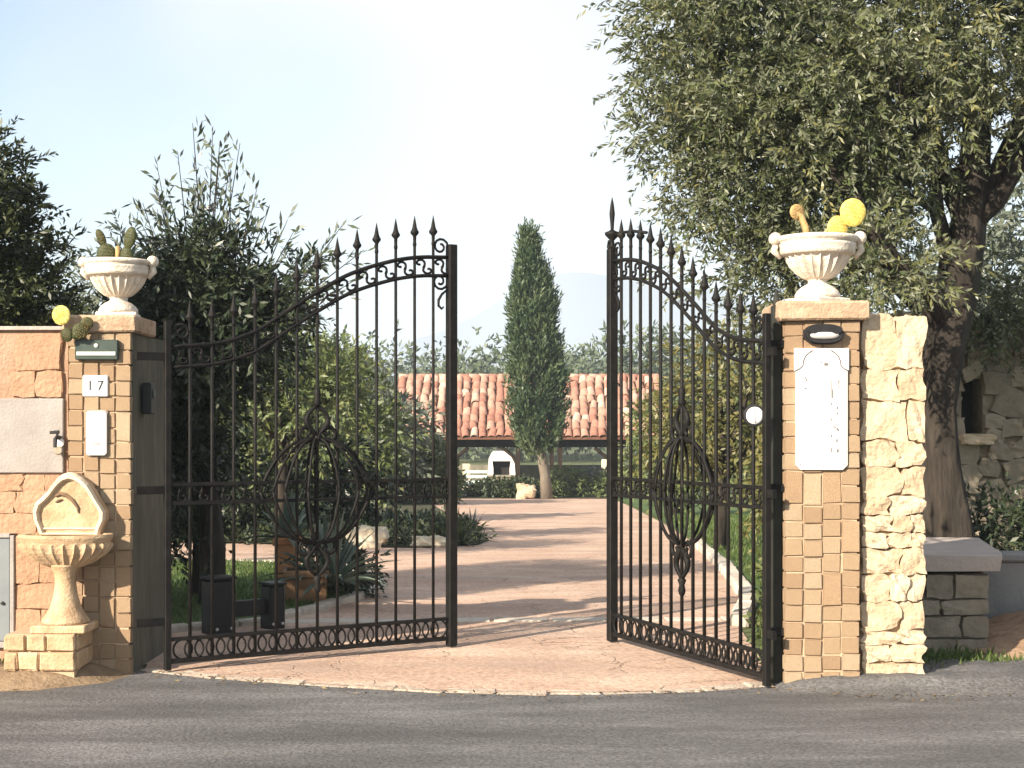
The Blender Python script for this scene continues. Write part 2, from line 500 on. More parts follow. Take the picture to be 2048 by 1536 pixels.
leafmat('agave_leaf', [(0.06, 0.095, 0.07), (0.11, 0.15, 0.115), (0.22, 0.26, 0.2)], trans=0.08, rough=0.45)
leafmat('cover_leaf', [(0.018, 0.03, 0.013), (0.035, 0.05, 0.02), (0.06, 0.075, 0.03)], trans=0.12)
leafmat('grass_blade', [(0.04, 0.075, 0.015), (0.075, 0.12, 0.025), (0.13, 0.165, 0.05)], trans=0.3)
leafmat('litter', [(0.06, 0.04, 0.022), (0.14, 0.095, 0.045), (0.26, 0.19, 0.09)], trans=0.05)
leafmat('far_leaf', [(0.06, 0.085, 0.045), (0.1, 0.125, 0.065)], trans=0.1)

def paving(name, cols, grain, grain_amt, cracks, crack_col, stain, stretch, crack_scale=0.8):
    """worn paving: broad tone changes, coarse grain, stains, hairline cracks, all with relief"""
    m = bpy.data.materials.new(name); m.use_nodes = True
    n, l = m.node_tree.nodes, m.node_tree.links
    b = n['Principled BSDF']; b.inputs['Roughness'].default_value = 0.85; b.inputs['Specular IOR Level'].default_value = 0.25
    tc = n.new('ShaderNodeTexCoord')
    mp = n.new('ShaderNodeMapping'); mp.inputs['Scale'].default_value = stretch
    l.new(tc.outputs['Object'], mp.inputs[0])
    def noise(sc, det=5, ro=.6, src=None):
        t = n.new('ShaderNodeTexNoise'); t.inputs['Scale'].default_value = sc; t.inputs['Detail'].default_value = det; t.inputs['Roughness'].default_value = ro
        l.new(src or tc.outputs['Object'], t.inputs['Vector']); return t.outputs['Fac']
    def rng(f, a, b_, lo=0., hi=1.):
        t = n.new('ShaderNodeMapRange'); t.inputs[1].default_value = a; t.inputs[2].default_value = b_; t.inputs[3].default_value = lo; t.inputs[4].default_value = hi
        l.new(f, t.inputs[0]); return t.outputs[0]
    def mix(f, a, b_, mode='MIX'):
        t = n.new('ShaderNodeMix'); t.data_type = 'RGBA'; t.blend_type = mode
        if hasattr(f, 'node'): l.new(f, t.inputs['Factor'])
        else: t.inputs['Factor'].default_value = f
        for k, v in (('A', a), ('B', b_)):
            if hasattr(v, 'node'): l.new(v, t.inputs[k])
            else: t.inputs[k].default_value = (*v, 1)
        return t.outputs['Result']
    cr = n.new('ShaderNodeValToRGB'); el = cr.color_ramp.elements
    while len(el) < len(cols): el.new(.5)
    for i, c in enumerate(cols): el[i].position = i / (len(cols) - 1); el[i].color = (*c, 1)
    l.new(rng(noise(1.1, 6, .65, mp.outputs[0]), .28, .72), cr.inputs[0])
    col = cr.outputs['Color']
    g = noise(grain, 3, .7)
    gr = n.new('ShaderNodeValToRGB'); gr.color_ramp.elements[0].position = .3; gr.color_ramp.elements[1].position = .7
    gr.color_ramp.elements[0].color = (1 - grain_amt,) * 3 + (1,); gr.color_ramp.elements[1].color = (1 + grain_amt,) * 3 + (1,)
    l.new(g, gr.inputs[0])
    col = mix(1.0, col, gr.outputs['Color'], 'MULTIPLY')
    st = rng(noise(0.7, 5, .6, mp.outputs[0]), .5, .68, 0, .7)
    col = mix(st, col, stain)
    # hairline cracks
    ds = n.new('ShaderNodeTexNoise'); ds.inputs['Scale'].default_value = 3; ds.inputs['Detail'].default_value = 4
    l.new(tc.outputs['Object'], ds.inputs['Vector'])
    av = n.new('ShaderNodeVectorMath'); av.operation = 'MULTIPLY_ADD'; av.inputs[1].default_value = (.5, .5, 0)
    l.new(ds.outputs['Color'], av.inputs[0]); l.new(tc.outputs['Object'], av.inputs[2])
    vo = n.new('ShaderNodeTexVoronoi'); vo.feature = 'DISTANCE_TO_EDGE'; vo.inputs['Scale'].default_value = crack_scale
    l.new(av.outputs[0], vo.inputs['Vector'])
    ck = rng(vo.outputs['Distance'], 0.0, max(cracks, 1e-5), 1, 0)
    ckm = n.new('ShaderNodeMath'); ckm.operation = 'MULTIPLY'; l.new(ck, ckm.inputs[0]); l.new(rng(noise(.6, 3), .42, .55), ckm.inputs[1])
    col = mix(ckm.outputs[0], col, crack_col)
    l.new(col, b.inputs['Base Color'])
    hm = n.new('ShaderNodeMath'); hm.operation = 'SUBTRACT'; l.new(g, hm.inputs[0]); l.new(ckm.outputs[0], hm.inputs[1])
    bp = n.new('ShaderNodeBump'); bp.inputs['Strength'].default_value = .8; bp.inputs['Distance'].default_value = .012
    l.new(hm.outputs[0], bp.inputs['Height']); l.new(bp.outputs[0], b.inputs['Normal'])
    MATS[name] = m


paving('asphalt', [(0.075, 0.073, 0.072), (0.11, 0.107, 0.105), (0.18, 0.176, 0.172)], 48, .5, .0, (0.085, 0.08, 0.076), (0.065, 0.063, 0.062), (.6, 2.4, 1), .55)
paving('drive', [(0.36, 0.24, 0.175), (0.45, 0.315, 0.235), (0.56, 0.43, 0.335)], 28, .3, .012, (0.26, 0.18, 0.135), (0.33, 0.24, 0.19), (.7, 1.4, 1), 1.6)

# ------------------------------------------------------------------ the setting: ground, road, drive
ys = [-400, 13, 60, 6000]
mb = MB()
for y in ys:
    mb.v += [(-4000, y, gz(y) - 0.004), (4000, y, gz(y) - 0.004)]
mb.f += [(2 * i, 2 * i + 1, 2 * i + 3, 2 * i + 2) for i in range(3)]
mb.build('ground', 'meadow', kind='structure')


def sheet(name, poly, off, m, cell=None, bumpy=None, **kw):
    """a flat sheet laid on the ground, cut where the ground bends"""
    bm = bmesh.new()
    f = bm.faces.new([bm.verts.new((x, y, 0)) for x, y in poly])
    bmesh.ops.triangulate(bm, faces=[f])
    cuts = [13, 60]
    for c in cuts:
        bmesh.ops.bisect_plane(bm, geom=bm.verts[:] + bm.edges[:] + bm.faces[:], plane_co=(0, c, 0), plane_no=(0, 1, 0))
    if cell:
        xs = [p[0] for p in poly]; yy = [p[1] for p in poly]
        x = math.ceil(min(xs) / cell) * cell
        while x < max(xs):
            bmesh.ops.bisect_plane(bm, geom=bm.verts[:] + bm.edges[:] + bm.faces[:], plane_co=(x, 0, 0), plane_no=(1, 0, 0)); x += cell
        y = math.ceil(min(yy) / cell) * cell
        while y < max(yy):
            bmesh.ops.bisect_plane(bm, geom=bm.verts[:] + bm.edges[:] + bm.faces[:], plane_co=(0, y, 0), plane_no=(0, 1, 0)); y += cell
    for v in bm.verts: v.co.z = gz(v.co.y) + off + (bumpy(v.co.x, v.co.y) if bumpy else 0)
    bmesh.ops.recalc_face_normals(bm, faces=bm.faces[:])
    for fc in bm.faces:
        if fc.normal.z < 0: fc.normal_flip()
    me = bpy.data.meshes.new(name)
    bm.to_mesh(me); bm.free()
    me.materials.append(MATS[m])
    return put(name, me, **kw)


sheet('road', [(-30, -12), (30, -12), (30, 9.35), (2.2, 9.3), (1.75, 9.15), (-2.3, 9.45), (-30, 9.45)], 0.004, 'asphalt', kind='structure')
# edge of the paving against the asphalt
EDGE = [(-2.32, 9.42), (-1.95, 9.2), (-1.55, 9.02), (-1.11, 8.85), (-0.6, 8.68), (0, 8.57), (0.45, 8.57), (0.85, 8.62), (1.2, 8.72), (1.5, 8.84)]
RIGHT = [(1.6, 9.2), (1.75, 11.5), (2.12, 13.3), (2.45, 17), (2.75, 22), (3.05, 30), (3.3, 42), (3.4, 53)]
LEFT = [(-14, 53), (-14, 9.6), (-2.35, 9.6)]
drive = sheet('driveway', EDGE + RIGHT + LEFT, 0.010, 'drive', kind='structure')


def resample(pts, step):
    pts = [Vector((*p, 0)) for p in pts]
    out, acc = [], 0
    for a, b2 in zip(pts, pts[1:]):
        L = (b2 - a).length
        while acc <= L:
            out.append((a.lerp(b2, acc / L), (b2 - a).normalized())); acc += step
        acc -= L
    return out


def kerb_run(pts, step, w, h, parent, name='kerb_stone', m='kerb', gap=0.012, zoff=0.0, seed=3, rubv=0.004):
    r = random.Random(seed)
    mes = []
    for i in range(4):
        mes.append(rub(MB().box(-step / 2 + gap, step / 2 - gap, -w / 2, w / 2, 0, h, ch=min(w, h) * 0.2), rubv, seed + i).mesh(name, m))
    for p, d in resample(pts, step):
        q = p + d * step / 2
        put(name, mes[r.randrange(4)], parent, loc=(q.x, q.y, gz(q.y) + zoff - 0.02 + r.uniform(-0.004, 0.004)), rot=(0, 0, math.atan2(d.y, d.x) + r.uniform(-0.02, 0.02)),
            scale=(1, r.uniform(0.92, 1.08), 1))


kerb_run(EDGE, 0.3, 0.1, 0.034, drive, gap=0.005, m='edge_stone', rubv=0.007)
kerb_run(RIGHT[1:5], 0.5, 0.16, 0.11, drive, seed=9)
# pale stone strip let into the paving behind the gate
kerb_run([(-2.0, 11.75), (1.7, 11.95)], 0.46, 0.2, 0.036, drive, name='paving_slab', seed=21)

# verge along the left wall and mound at the foot of the right pillar: both rise smoothly out of the road
def rise(front, h, over):
    def f(x, y):
        d = 9.0
        for (ax, ay), (bx2, by2) in zip(front, front[1:]):
            vx, vy = bx2 - ax, by2 - ay
            t_ = max(0, min(1, ((x - ax) * vx + (y - ay) * vy) / (vx * vx + vy * vy)))
            d = min(d, math.hypot(x - ax - t_ * vx, y - ay - t_ * vy))
        k_ = max(0, min(1, d / over)); k_ = k_ * k_ * (3 - 2 * k_)
        return k_ * (h + 0.005 * math.sin(9 * x + 5 * y) + 0.004 * math.sin(31 * x - 13 * y))
    return f


vl = [(-9, 8.5), (-3.2, 8.55), (-2.75, 8.65), (-2.42, 8.92), (-2.33, 9.22), (-2.36, 9.5)]
sheet('verge', vl + [(-9, 9.5)], 0.0025, 'soil', cell=0.06, kind='structure', bumpy=rise(vl, 0.078, 0.3))
vr = [(1.62, 9.4), (1.5, 9.0), (1.45, 8.72), (1.75, 8.48), (2.2, 8.38), (3.0, 8.45), (3.5, 8.7), (3.9, 9.3)]
sheet('verge', vr[::-1], 0.0025, 'asphalt', cell=0.06, kind='structure', bumpy=rise(vr, 0.075, 0.3))
# lawns and beds
lawn_poly = [(-6.5, 10.9), (-2.75, 11.0), (-2.1, 11.5), (-1.75, 12.2), (-1.45, 13.2), (-1.3, 14.3), (-1.4, 15.6), (-1.9, 17.0), (-2.9, 17.9), (-4.5, 18.3), (-6.5, 18.4)]
lawn = sheet('lawn', lawn_poly, 0.05, 'lawn', kind='structure')
kerb_run([(-2.75, 11.0), (-2.1, 11.5), (-1.75, 12.2), (-1.45, 13.2), (-1.3, 14.3), (-1.4, 15.6), (-1.9, 17.0), (-2.9, 17.9), (-4.5, 18.3)], 0.4, 0.12, 0.085, lawn, seed=31)
sheet('lawn', [(1.62, 9.4), (1.84, 11.5), (2.21, 13.3), (2.54, 17), (2.84, 22), (3.14, 30), (3.4, 42), (3.5, 53), (14, 53), (14, 11.9), (3.4, 11.9), (3.0, 9.6)], 0.02, 'lawn', kind='structure')
bed_poly = [(-14, 24), (-4, 22.6), (-2.4, 21.6), (-1.2, 21.4), (-0.5, 22.2), (-0.35, 23.5), (-0.6, 25), (-1.0, 27.5), (-1.2, 31), (-1.6, 36), (-2.2, 42), (-2.6, 50), (-14, 50)]
bed = sheet('flower_bed', bed_poly, 0.03, 'bed', kind='structure')
sheet('flower_bed', [(-4.2, 50.6), (3.6, 50.2), (7, 51), (7, 57), (-6, 57)], 0.04, 'bed', kind='structure')

# hills far behind
def ridge(name, y, x0, x1, hfun, depth, m, n=80):
    mb = MB()
    for i in range(n + 1):
        x = x0 + (x1 - x0) * i / n
        h = hfun(x)
        mb.v += [(x, y - depth * 0.5, -5), (x, y - depth * 0.2, h * 0.55), (x, y, h), (x, y + depth * 0.5, -5)]
    for i in range(n):
        for k in range(3):
            a = i * 4 + k
            mb.f.append((a, a + 4, a + 5, a + 1))
    return mb.build(name, m, smooth=True, kind='structure')


ridge('hazy_mountain', 1500, -1600, 1600, lambda x: max(12, 118 + 42 * math.exp(-((x - 60) / 150) ** 2) - 50 * math.exp(-((x + 300) / 250) ** 2) + 12 * math.sin(x / 102) + 5 * math.sin(x / 28) - 36 * abs(x) / 1600), 800, 'hazy_mountain', 160)
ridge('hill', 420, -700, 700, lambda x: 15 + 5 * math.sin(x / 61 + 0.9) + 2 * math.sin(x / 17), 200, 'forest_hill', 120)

# ------------------------------------------------------------------ brick pillars
BW, BH = 1.0, 1.0
brick_me = []
for i in range(5):
    b = MB().box(-0.5, 0.5, -0.5, 0.5, -0.5, 0.5)
    b = MB().add([(-.5, .5, -.5), (.5, .5, -.5), (.5, .5, .5), (-.5, .5, .5), (-.5, -.25, -.5), (.5, -.25, -.5), (.5, -.25, .5), (-.5, -.25, .5),
                  (-.465, -.5, -.455), (.465, -.5, -.455), (.465, -.5, .455), (-.465, -.5, .455)],
                 [(0, 1, 2, 3), (0, 4, 5, 1), (1, 5, 6, 2), (2, 6, 7, 3), (3, 7, 4, 0), (4, 8, 9, 5), (5, 9, 10, 6), (6, 10, 11, 7), (7, 11, 8, 4), (8, 11, 10, 9)])
    rub(b, 0.042, 60 + i)
    brick_me.append(b.mesh('brick', 'tile_stone'))


def pillar(label, x0, x1, yf, depth, z0, zt, cap_h, cap_o, rows, inner, side_mat):
    t = thing('gate_pillar', label, 'pillar', ((x0 + x1) / 2, yf + depth / 2, z0), 0, 'pillars either side of the gate')
    wx, d2, H = (x1 - x0) / 2, depth / 2, zt - z0
    r = random.Random(rows + int(x0 * 10))
    MB().box(-wx + 0.012, wx - 0.02, -d2 + 0.009, d2, -0.1, H - 0.002).build('core', 'mortar', t)
    cw, rh = 2 * wx / 4, H / rows
    g = 0.0075
    for i in range(4):
        z = 0.0
        while z < H - 0.01:
            hh_ = rh * (2 if r.random() < 0.07 else r.uniform(0.95, 1.05))
            if z + hh_ > H - rh * 0.6: hh_ = H - z
            put('brick', brick_me[r.randrange(5)], t, loc=(-wx + cw * (i + 0.5) + r.uniform(-.002, .002), -d2 + 0.02 + r.uniform(-.005, .005), z + hh_ / 2),
                scale=(cw - g + r.uniform(-.003, .003), 0.045, hh_ - g + r.uniform(-.003, .003)), rot=(0, r.uniform(-.012, .012), 0))
            z += hh_
    ncol = max(1, round((depth - 0.05) / 0.2))
    cd = (depth - 0.045) / ncol
    if side_mat == 'shaded_inner_wall':
        MB().box(wx - 0.02, wx - 0.004, -d2 + 0.045, d2, 0, H).build('inner_face', 'shaded_inner_wall', t)
    for j in range(rows if side_mat != 'shaded_inner_wall' else 0):
        for i in range(ncol):
            put('brick', brick_me[r.randrange(5)], t, loc=(inner * (wx - 0.019 + r.uniform(-.003, .003)), -d2 + 0.045 + cd * (i + 0.5), rh * (j + 0.5)),
                rot=(0, 0, R(90) * inner), scale=(cd - g, 0.035, rh - g))
    o = cap_o
    mc = MB().box(-wx - o, wx + o, -d2 - o, min(d2, -d2 + 0.5) + o, H, H + cap_h, ch=0.012)
    rub(mc, 0.006, rows).build('cap', 'cap_stone', t)
    return t


# right pillar
RP = dict(x0=1.600, x1=2.047, yf=8.75)
pillar('brick gate pillar bearing the white marble plaque', RP['x0'], RP['x1'], RP['yf'], 0.5, 0.0, 2.163, 0.11, 0.045, 22, -1, 'mortar')
# left pillar
LP = dict(x0=-2.758, x1=-2.362, yf=9.25)
pillar('brick gate pillar with house number tile beside the fountain', LP['x0'], LP['x1'], LP['yf'], 0.95, 0.0, 2.125, 0.105, 0.03, 22, 1, 'shaded_inner_wall')

# ------------------------------------------------------------------ rough stone pier on the right
def stone_face(parent, x0, x1, y, z0, z1, rowh, colw, depth, m, seed, name='stone', jit=0.3, gap=0.012, rough=0.16, cuts=3, skip=None, tilt=0.05):
    """uneven courses of stones covering x0..x1, z0..z1, faces proud of y"""
    r = random.Random(seed)
    z = z0
    while z < z1 - 0.01:
        h = rowh * r.uniform(0.65, 1.35)
        if z + h > z1 - rowh * 0.5: h = z1 - z
        x = x0
        while x < x1 - 0.01:
            wd = colw * r.uniform(0.6, 1.45)
            if x + wd > x1 - colw * 0.45: wd = x1 - x
            cx, cz = x + wd / 2, z + h / 2
            if not (skip and skip(cx, cz)):
                me = stone_mesh(wd - gap, depth, h - gap, r.random(), m, rough, cuts, 0.82)
                put(name, me, parent, loc=(cx, y + depth * 0.5 - r.uniform(0, depth * jit), cz), rot=(r.uniform(-.05, .05), r.uniform(-tilt, tilt), r.uniform(-.05, .05)))
            x += wd
        z += h


t = thing('stone_pier', 'sunlit pier of rough cream stones next to the plaque pillar', 'pier', (2.252, 8.975, 0))
MB().box(-0.165, 0.17, -0.122, 0.55, -0.1, 2.165).build('core', 'pier_mortar', t)
stone_face(t, -0.185, 0.19, -0.155, 0.0, 1.45, 0.13, 0.17, 0.12, 'rough_stone', 5, gap=0.002, jit=0.16, rough=0.13, cuts=4, tilt=0.1)
stone_face(t, -0.185, 0.19, -0.155, 1.45, 2.19, 0.2, 0.21, 0.12, 'rough_stone', 6, gap=0.002, jit=0.16, rough=0.12, cuts=4, tilt=0.06)
# stones of the right-hand side and of the left
r = random.Random(4)
for sgn, xs in ((1, 0.135),):
    z = 0
    while z < 2.15:
        h = 0.13 * r.uniform(0.7, 1.4); h = min(h, 2.2 - z)
        for yy in (0.06, 0.29, 0.5):
            put('stone', stone_mesh(0.11, 0.23, h - 0.002, r.random(), 'rough_stone', 0.15, 3, 0.82), t, loc=(xs, yy, z + h / 2))
        z += h

# ------------------------------------------------------------------ left wall
WY = 9.32
t = thing('boundary_wall', 'left boundary wall of stucco with stone patches and a pale panel', 'wall', (-4.6, WY, 0))
X = lambda px: (px - 1024) / FPX * WY + 4.6
Z = lambda py: EYE - (py - HOR) / FPX * WY
wl = MB().box(-1.8, X(136), 0.0, 0.3, -0.1, Z(662))
wl.build('wall_body', 'stucco', t)
rub(MB().box(-1.8, X(134), -0.03, 0.33, Z(662), Z(652), ch=0.008), 0.003, 4).build('coping', 'slab_stone', t)
MB().box(X(-60), X(129), -0.022, 0.02, Z(946), Z(797), ch=0.006).build('plaster_panel', 'plaster', t)
stone_face(t, X(24), X(127), -0.018, Z(795), Z(742), 0.17, 0.13, 0.03, 'orange_stone', 12, rough=0.08, gap=0.003)
stone_face(t, X(34), X(124), -0.016, Z(742), Z(668), 0.23, 0.3, 0.03, 'orange_stone', 13, rough=0.08, gap=0.003)
stone_face(t, X(-90), X(130), -0.02, Z(1068), Z(950), 0.18, 0.22, 0.03, 'orange_stone', 14, rough=0.09, gap=0.001)
stone_face(t, X(30), X(130), -0.02, 0.05, Z(1072), 0.2, 0.2, 0.03, 'orange_stone', 18, rough=0.06, gap=0.003)
# meter cupboard in the wall at the picture's edge
c = thing('meter_cupboard', 'grey metal meter cupboard door low in the left wall', 'cupboard', (-4.6 + X(-30), WY, 0.1))
MB().box(-0.2, 0.165, -0.028, 0.01, 0.1, Z(1076) - 0.1, ch=0.005).build('door', 'grey_door', c)
for a in ((0.168, 0.195, -0.04, 0.01, 0.06, Z(1070) - 0.1), (-0.2, 0.1675, -0.04, 0.01, Z(1075) - 0.1, Z(1066) - 0.1), (-0.2, 0.1675, -0.04, 0.01, 0.06, 0.098)):
    MB().box(*a, ch=0.004).build('frame', 'plaster', c)
MB().lathe([(0.011, 0), (0.011, 0.012), (0.006, 0.014)], 10, Matrix.Translation((0.12, -0.028, 0.34)) @ Matrix.Rotation(R(90), 4, 'X')).build('lock', 'black_metal', c)

# water tap on the wall
tp = thing('water_tap', 'small black water tap on the pale wall panel', 'tap', tuple(P(119, 885, WY - 0.03)))
MB().lathe([(0.03, 0), (0.03, 0.008), (0.02, 0.012)], 12, Matrix.Rotation(R(90), 4, 'X')).build('wall_plate', 'white_enamel', tp)
MB().tube([(0, 0, 0.03), (0, -0.05, 0.032), (0, -0.085, 0.02), (0, -0.09, -0.03)], [0.014, 0.014, 0.013, 0.011], 8).build('spout', 'black_metal', tp)
MB().tube([(0, -0.045, 0.03), (0, -0.045, 0.06)], 0.008, 8).tube([(-0.045, -0.045, 0.062), (0.012, -0.045, 0.066)], [0.01, 0.012], 8).build('handle', 'black_metal', tp)
MB().lathe([(0.022, -0.012), (0.028, 0), (0.022, 0.012)], 12, Matrix.Translation((0.004, -0.03, -0.05)) @ Matrix.Rotation(R(90), 4, 'X')).build('hose_ring', 'grey_stone', tp)

# ------------------------------------------------------------------ fountain
FY = 9.08
f = thing('wall_fountain', 'sandstone wall fountain with fluted basin beside the gate', 'fountain', (-2.755, FY, 0.075))
def hz(py): return EYE - (py - HOR) / FPX * FY - 0.075
# plinth of blocks
PL = (-0.285, 0.145)
MB().box(PL[0] + 0.012, PL[1] - 0.012, -0.158, 0.2, -0.1, hz(1262)).build('plinth', 'mortar', f)
r = random.Random(8)
zz = [0.0, 0.115, hz(1262)]
for j in range(2):
    xs = [PL[0], -0.2 + 0.05 * j, -0.07 + 0.04 * j, PL[1]]
    for a, b2 in zip(xs, xs[1:]):
        put('block', rub(MB().box(-(b2 - a) / 2 + .004, (b2 - a) / 2 - .004, -0.02, 0.02, -(zz[j + 1] - zz[j]) / 2 + .004, (zz[j + 1] - zz[j]) / 2 - .004, ch=0.01), 0.004, j * 9 + int(a * 100)).mesh('block', 'fountain_stone'),
            f, loc=((a + b2) / 2, -0.162, (zz[j] + zz[j + 1]) / 2))
    put('block', rub(MB().box(-0.02, 0.02, -0.16, 0.16, -(zz[j + 1] - zz[j]) / 2 + .004, (zz[j + 1] - zz[j]) / 2 - .004, ch=0.008), 0.003, j + 70).mesh('block', 'fountain_stone'),
        f, loc=(PL[1] - 0.014, 0.022, (zz[j] + zz[j + 1]) / 2))
cxp = 0.035
MB().box(cxp - 0.17, cxp + 0.16, -0.15, 0.15, hz(1262), hz(1246), ch=0.008).build('foot_slab', 'fountain_stone', f)
TM = Matrix.Translation((cxp, 0, 0))
MB().lathe([(0.14, hz(1246)), (0.142, hz(1240)), (0.125, hz(1232)), (0.095, hz(1215)), (0.072, hz(1190)), (0.062, hz(1165)), (0.07, hz(1145)), (0.09, hz(1132)), (0.1, hz(1128))], 28, TM).build('stem', 'fountain_stone', f, smooth=True)
nfl = 26
def fl(i, th): return 1 - (0.085 * abs(math.sin(nfl * th / 2)) ** 0.5 if 1 <= i <= 5 else 0) * 1.0
zs = [1134, 1126, 1114, 1104, 1094, 1088, 1084, 1074, 1068]
rs = [0.1, 0.165, 0.225, 0.262, 0.283, 0.287, 0.27, 0.287, 0.285]
MB().lathe([(q, hz(z)) for q, z in zip(rs, zs)] + [(0.245, hz(1068)), (0.2, hz(1090)), (0.0, hz(1100))], 156, TM @ Matrix.Diagonal((1, 0.62, 1, 1)), fl).build('basin', 'fountain_stone', f, smooth=False)
# back plate
bx = lambda px: (px - 1024) / FPX * (FY + 0.08) + 2.755
bz = lambda py: EYE - (py - HOR) / FPX * (FY + 0.08) - 0.075
OUT = [(80, 1070), (200, 1070), (203, 1058), (211, 1040), (212, 1024), (204, 1010), (196, 998), (187, 982), (178, 968), (166, 956), (152, 947), (139, 944), (126, 948), (115, 957), (106, 968), (96, 982), (84, 994), (71, 1006), (66, 1022), (68, 1040), (75, 1056)]
def scaled(poly, k, dz=0):
    cx, cz = 139, 1015
    return [(cx + (a - cx) * k, cz + (b2 - cz) * k + dz) for a, b2 in poly]
inner = scaled(OUT, 0.82, 4)
MB().prism([(bx(a), bz(b2)) for a, b2 in OUT], 0.075, 0.16).build('back_plate', 'fountain_stone', f)
n = len(OUT)
rim = MB()
oo = [(bx(a), bz(b2)) for a, b2 in OUT]; ii = [(bx(a), bz(b2)) for a, b2 in inner]
mid1 = [(bx(a), bz(b2)) for a, b2 in scaled(OUT, 0.95, 1)]; mid2 = [(bx(a), bz(b2)) for a, b2 in scaled(OUT, 0.87, 3)]
loops = [(oo, 0.074), (mid1, 0.045), (mid2, 0.045), (ii, 0.074)]
for poly, y in loops: rim.v += [(x, y, z) for x, z in poly]
for k in range(3):
    rim.f += [(k * n + i, k * n + (i + 1) % n, (k + 1) * n + (i + 1) % n, (k + 1) * n + i) for i in range(n)]
rim.f = [tuple(reversed(q)) for q in rim.f]
rim.build('rim', 'fountain_rim', f)
MB().tube([(bx(a), 0.07, bz(b2)) for a, b2 in ((112, 992), (122, 987), (133, 990), (146, 1000), (157, 1016), (158, 1026))], [0.008, 0.013, 0.013, 0.012, 0.009, 0.004], 8).build('relief', 'relief_dark', f, smooth=True)
MB().tube([(bx(a), 0.07, bz(b2)) for a, b2 in ((112, 1004), (118, 1001), (126, 999))], [0.005, 0.009, 0.004], 8).build('relief', 'relief_dark', f, smooth=True)
MB().tube([(bx(84), 0.07, bz(1057)), (bx(196), 0.07, bz(1057))], 0.007, 6).build('moulding', 'fountain_rim', f)

# ------------------------------------------------------------------ urns
def urn(label, x, y, z, k, rz):
    u = thing('stone_urn', label, 'urn', (x, y, z), rz, 'stone urns on the gate pillars')
    u.scale = (k, k, k)
    def fl(i, th): return 1 - (0.085 * abs(math.sin(11 * th)) ** 0.6 if 1 <= i <= 5 else 0)
    MB().box(-0.125, 0.125, -0.125, 0.125, 0, 0.035, ch=0.008).build('plinth', 'white_stone', u)
    MB().lathe([(0.122, 0.035), (0.12, 0.055), (0.108, 0.075), (0.085, 0.095), (0.06, 0.108), (0.05, 0.115), (0.05, 0.125), (0.058, 0.132)], 28).build('foot', 'white_stone', u, smooth=True)
    MB().lathe([(0.055, 0.132), (0.085, 0.144), (0.116, 0.168), (0.143, 0.198), (0.162, 0.228), (0.174, 0.255), (0.176, 0.262)], 132, None, fl).build('bowl', 'white_stone', u)
    MB().lathe([(0.178, 0.262), (0.195, 0.268), (0.198, 0.285), (0.2, 0.31), (0.205, 0.322), (0.192, 0.327), (0.21, 0.335), (0.218, 0.35), (0.212, 0.362), (0.17, 0.362), (0.165, 0.33)], 40).build('rim', 'white_stone', u, smooth=True)
    MB().lathe([(0.166, 0.325), (0.166, 0.337), (0.1, 0.345), (0.0, 0.348)], 24).build('soil', 'soil', u)
    for q in range(2):
        a = R(180 * q) - rz - R(6)
        lug = MB().lathe([(0, -0.04), (0.025, -0.034), (0.036, -0.012), (0.036, 0.012), (0.025, 0.034), (0, 0.04)], 12, Matrix.Translation((0.222 * math.cos(a), 0.222 * math.sin(a), 0.355)) @ Matrix.Rotation(a, 4, 'Z') @ Matrix.Rotation(R(90), 4, 'X'))
        lug.build('lug', 'white_stone', u, smooth=True)
        MB().tube([(0.215 * math.cos(a), 0.215 * math.sin(a), 0.34), (0.23 * math.cos(a), 0.23 * math.sin(a), 0.29), (0.195 * math.cos(a), 0.195 * math.sin(a), 0.25)], [0.018, 0.02, 0.012], 8).build('handle', 'white_stone', u, smooth=True)
    return u


urn('white stone urn on the plaque pillar with yellow cactus pads', 1.845, 9.0, 2.273, 1.13, R(35))
urn('weathered urn on the house number pillar holding dark cactus pads', -2.51, 9.5, 2.228, 1.02, R(8))


def pad(parent, c, r1, r2, tilt, yaw, m, thick=0.022):
    me = MB().lathe([(0.001, -1), (0.45, -0.9), (0.8, -0.6), (1, 0), (0.93, 0.38), (0.7, 0.72), (0.36, 0.94), (0.001, 1)], 14).mesh('pad', m, True)
    for v in me.vertices: v.co = (v.co.x * r1, v.co.y * thick, v.co.z * r2 + r2)
    o = put('pad', me, parent, loc=c, rot=(0, R(tilt), R(yaw)))
    sp = MB()
    rr_ = random.Random(int(r1 * 1e4 + c[0] * 1e3))
    for gx_ in range(-3, 4):
        for gz_ in range(-3, 4):
            x_, z_ = (gx_ + .5 * (gz_ % 2)) / 3.6, gz_ / 3.6
            if x_ * x_ + z_ * z_ > .86: continue
            yy_ = thick * math.sqrt(1 - x_ * x_ - z_ * z_)
            b_ = Vector((x_ * r1, -yy_, z_ * r2 + r2))
            for _ in range(2):
                sp.tube([b_, b_ + Vector((rr_.uniform(-.012, .012), -.016, rr_.uniform(-.006, .014)))], [.0012, .0003], 3)
    sp.build('spines', 'cactus_tan', o, kind='stuff')
    return o


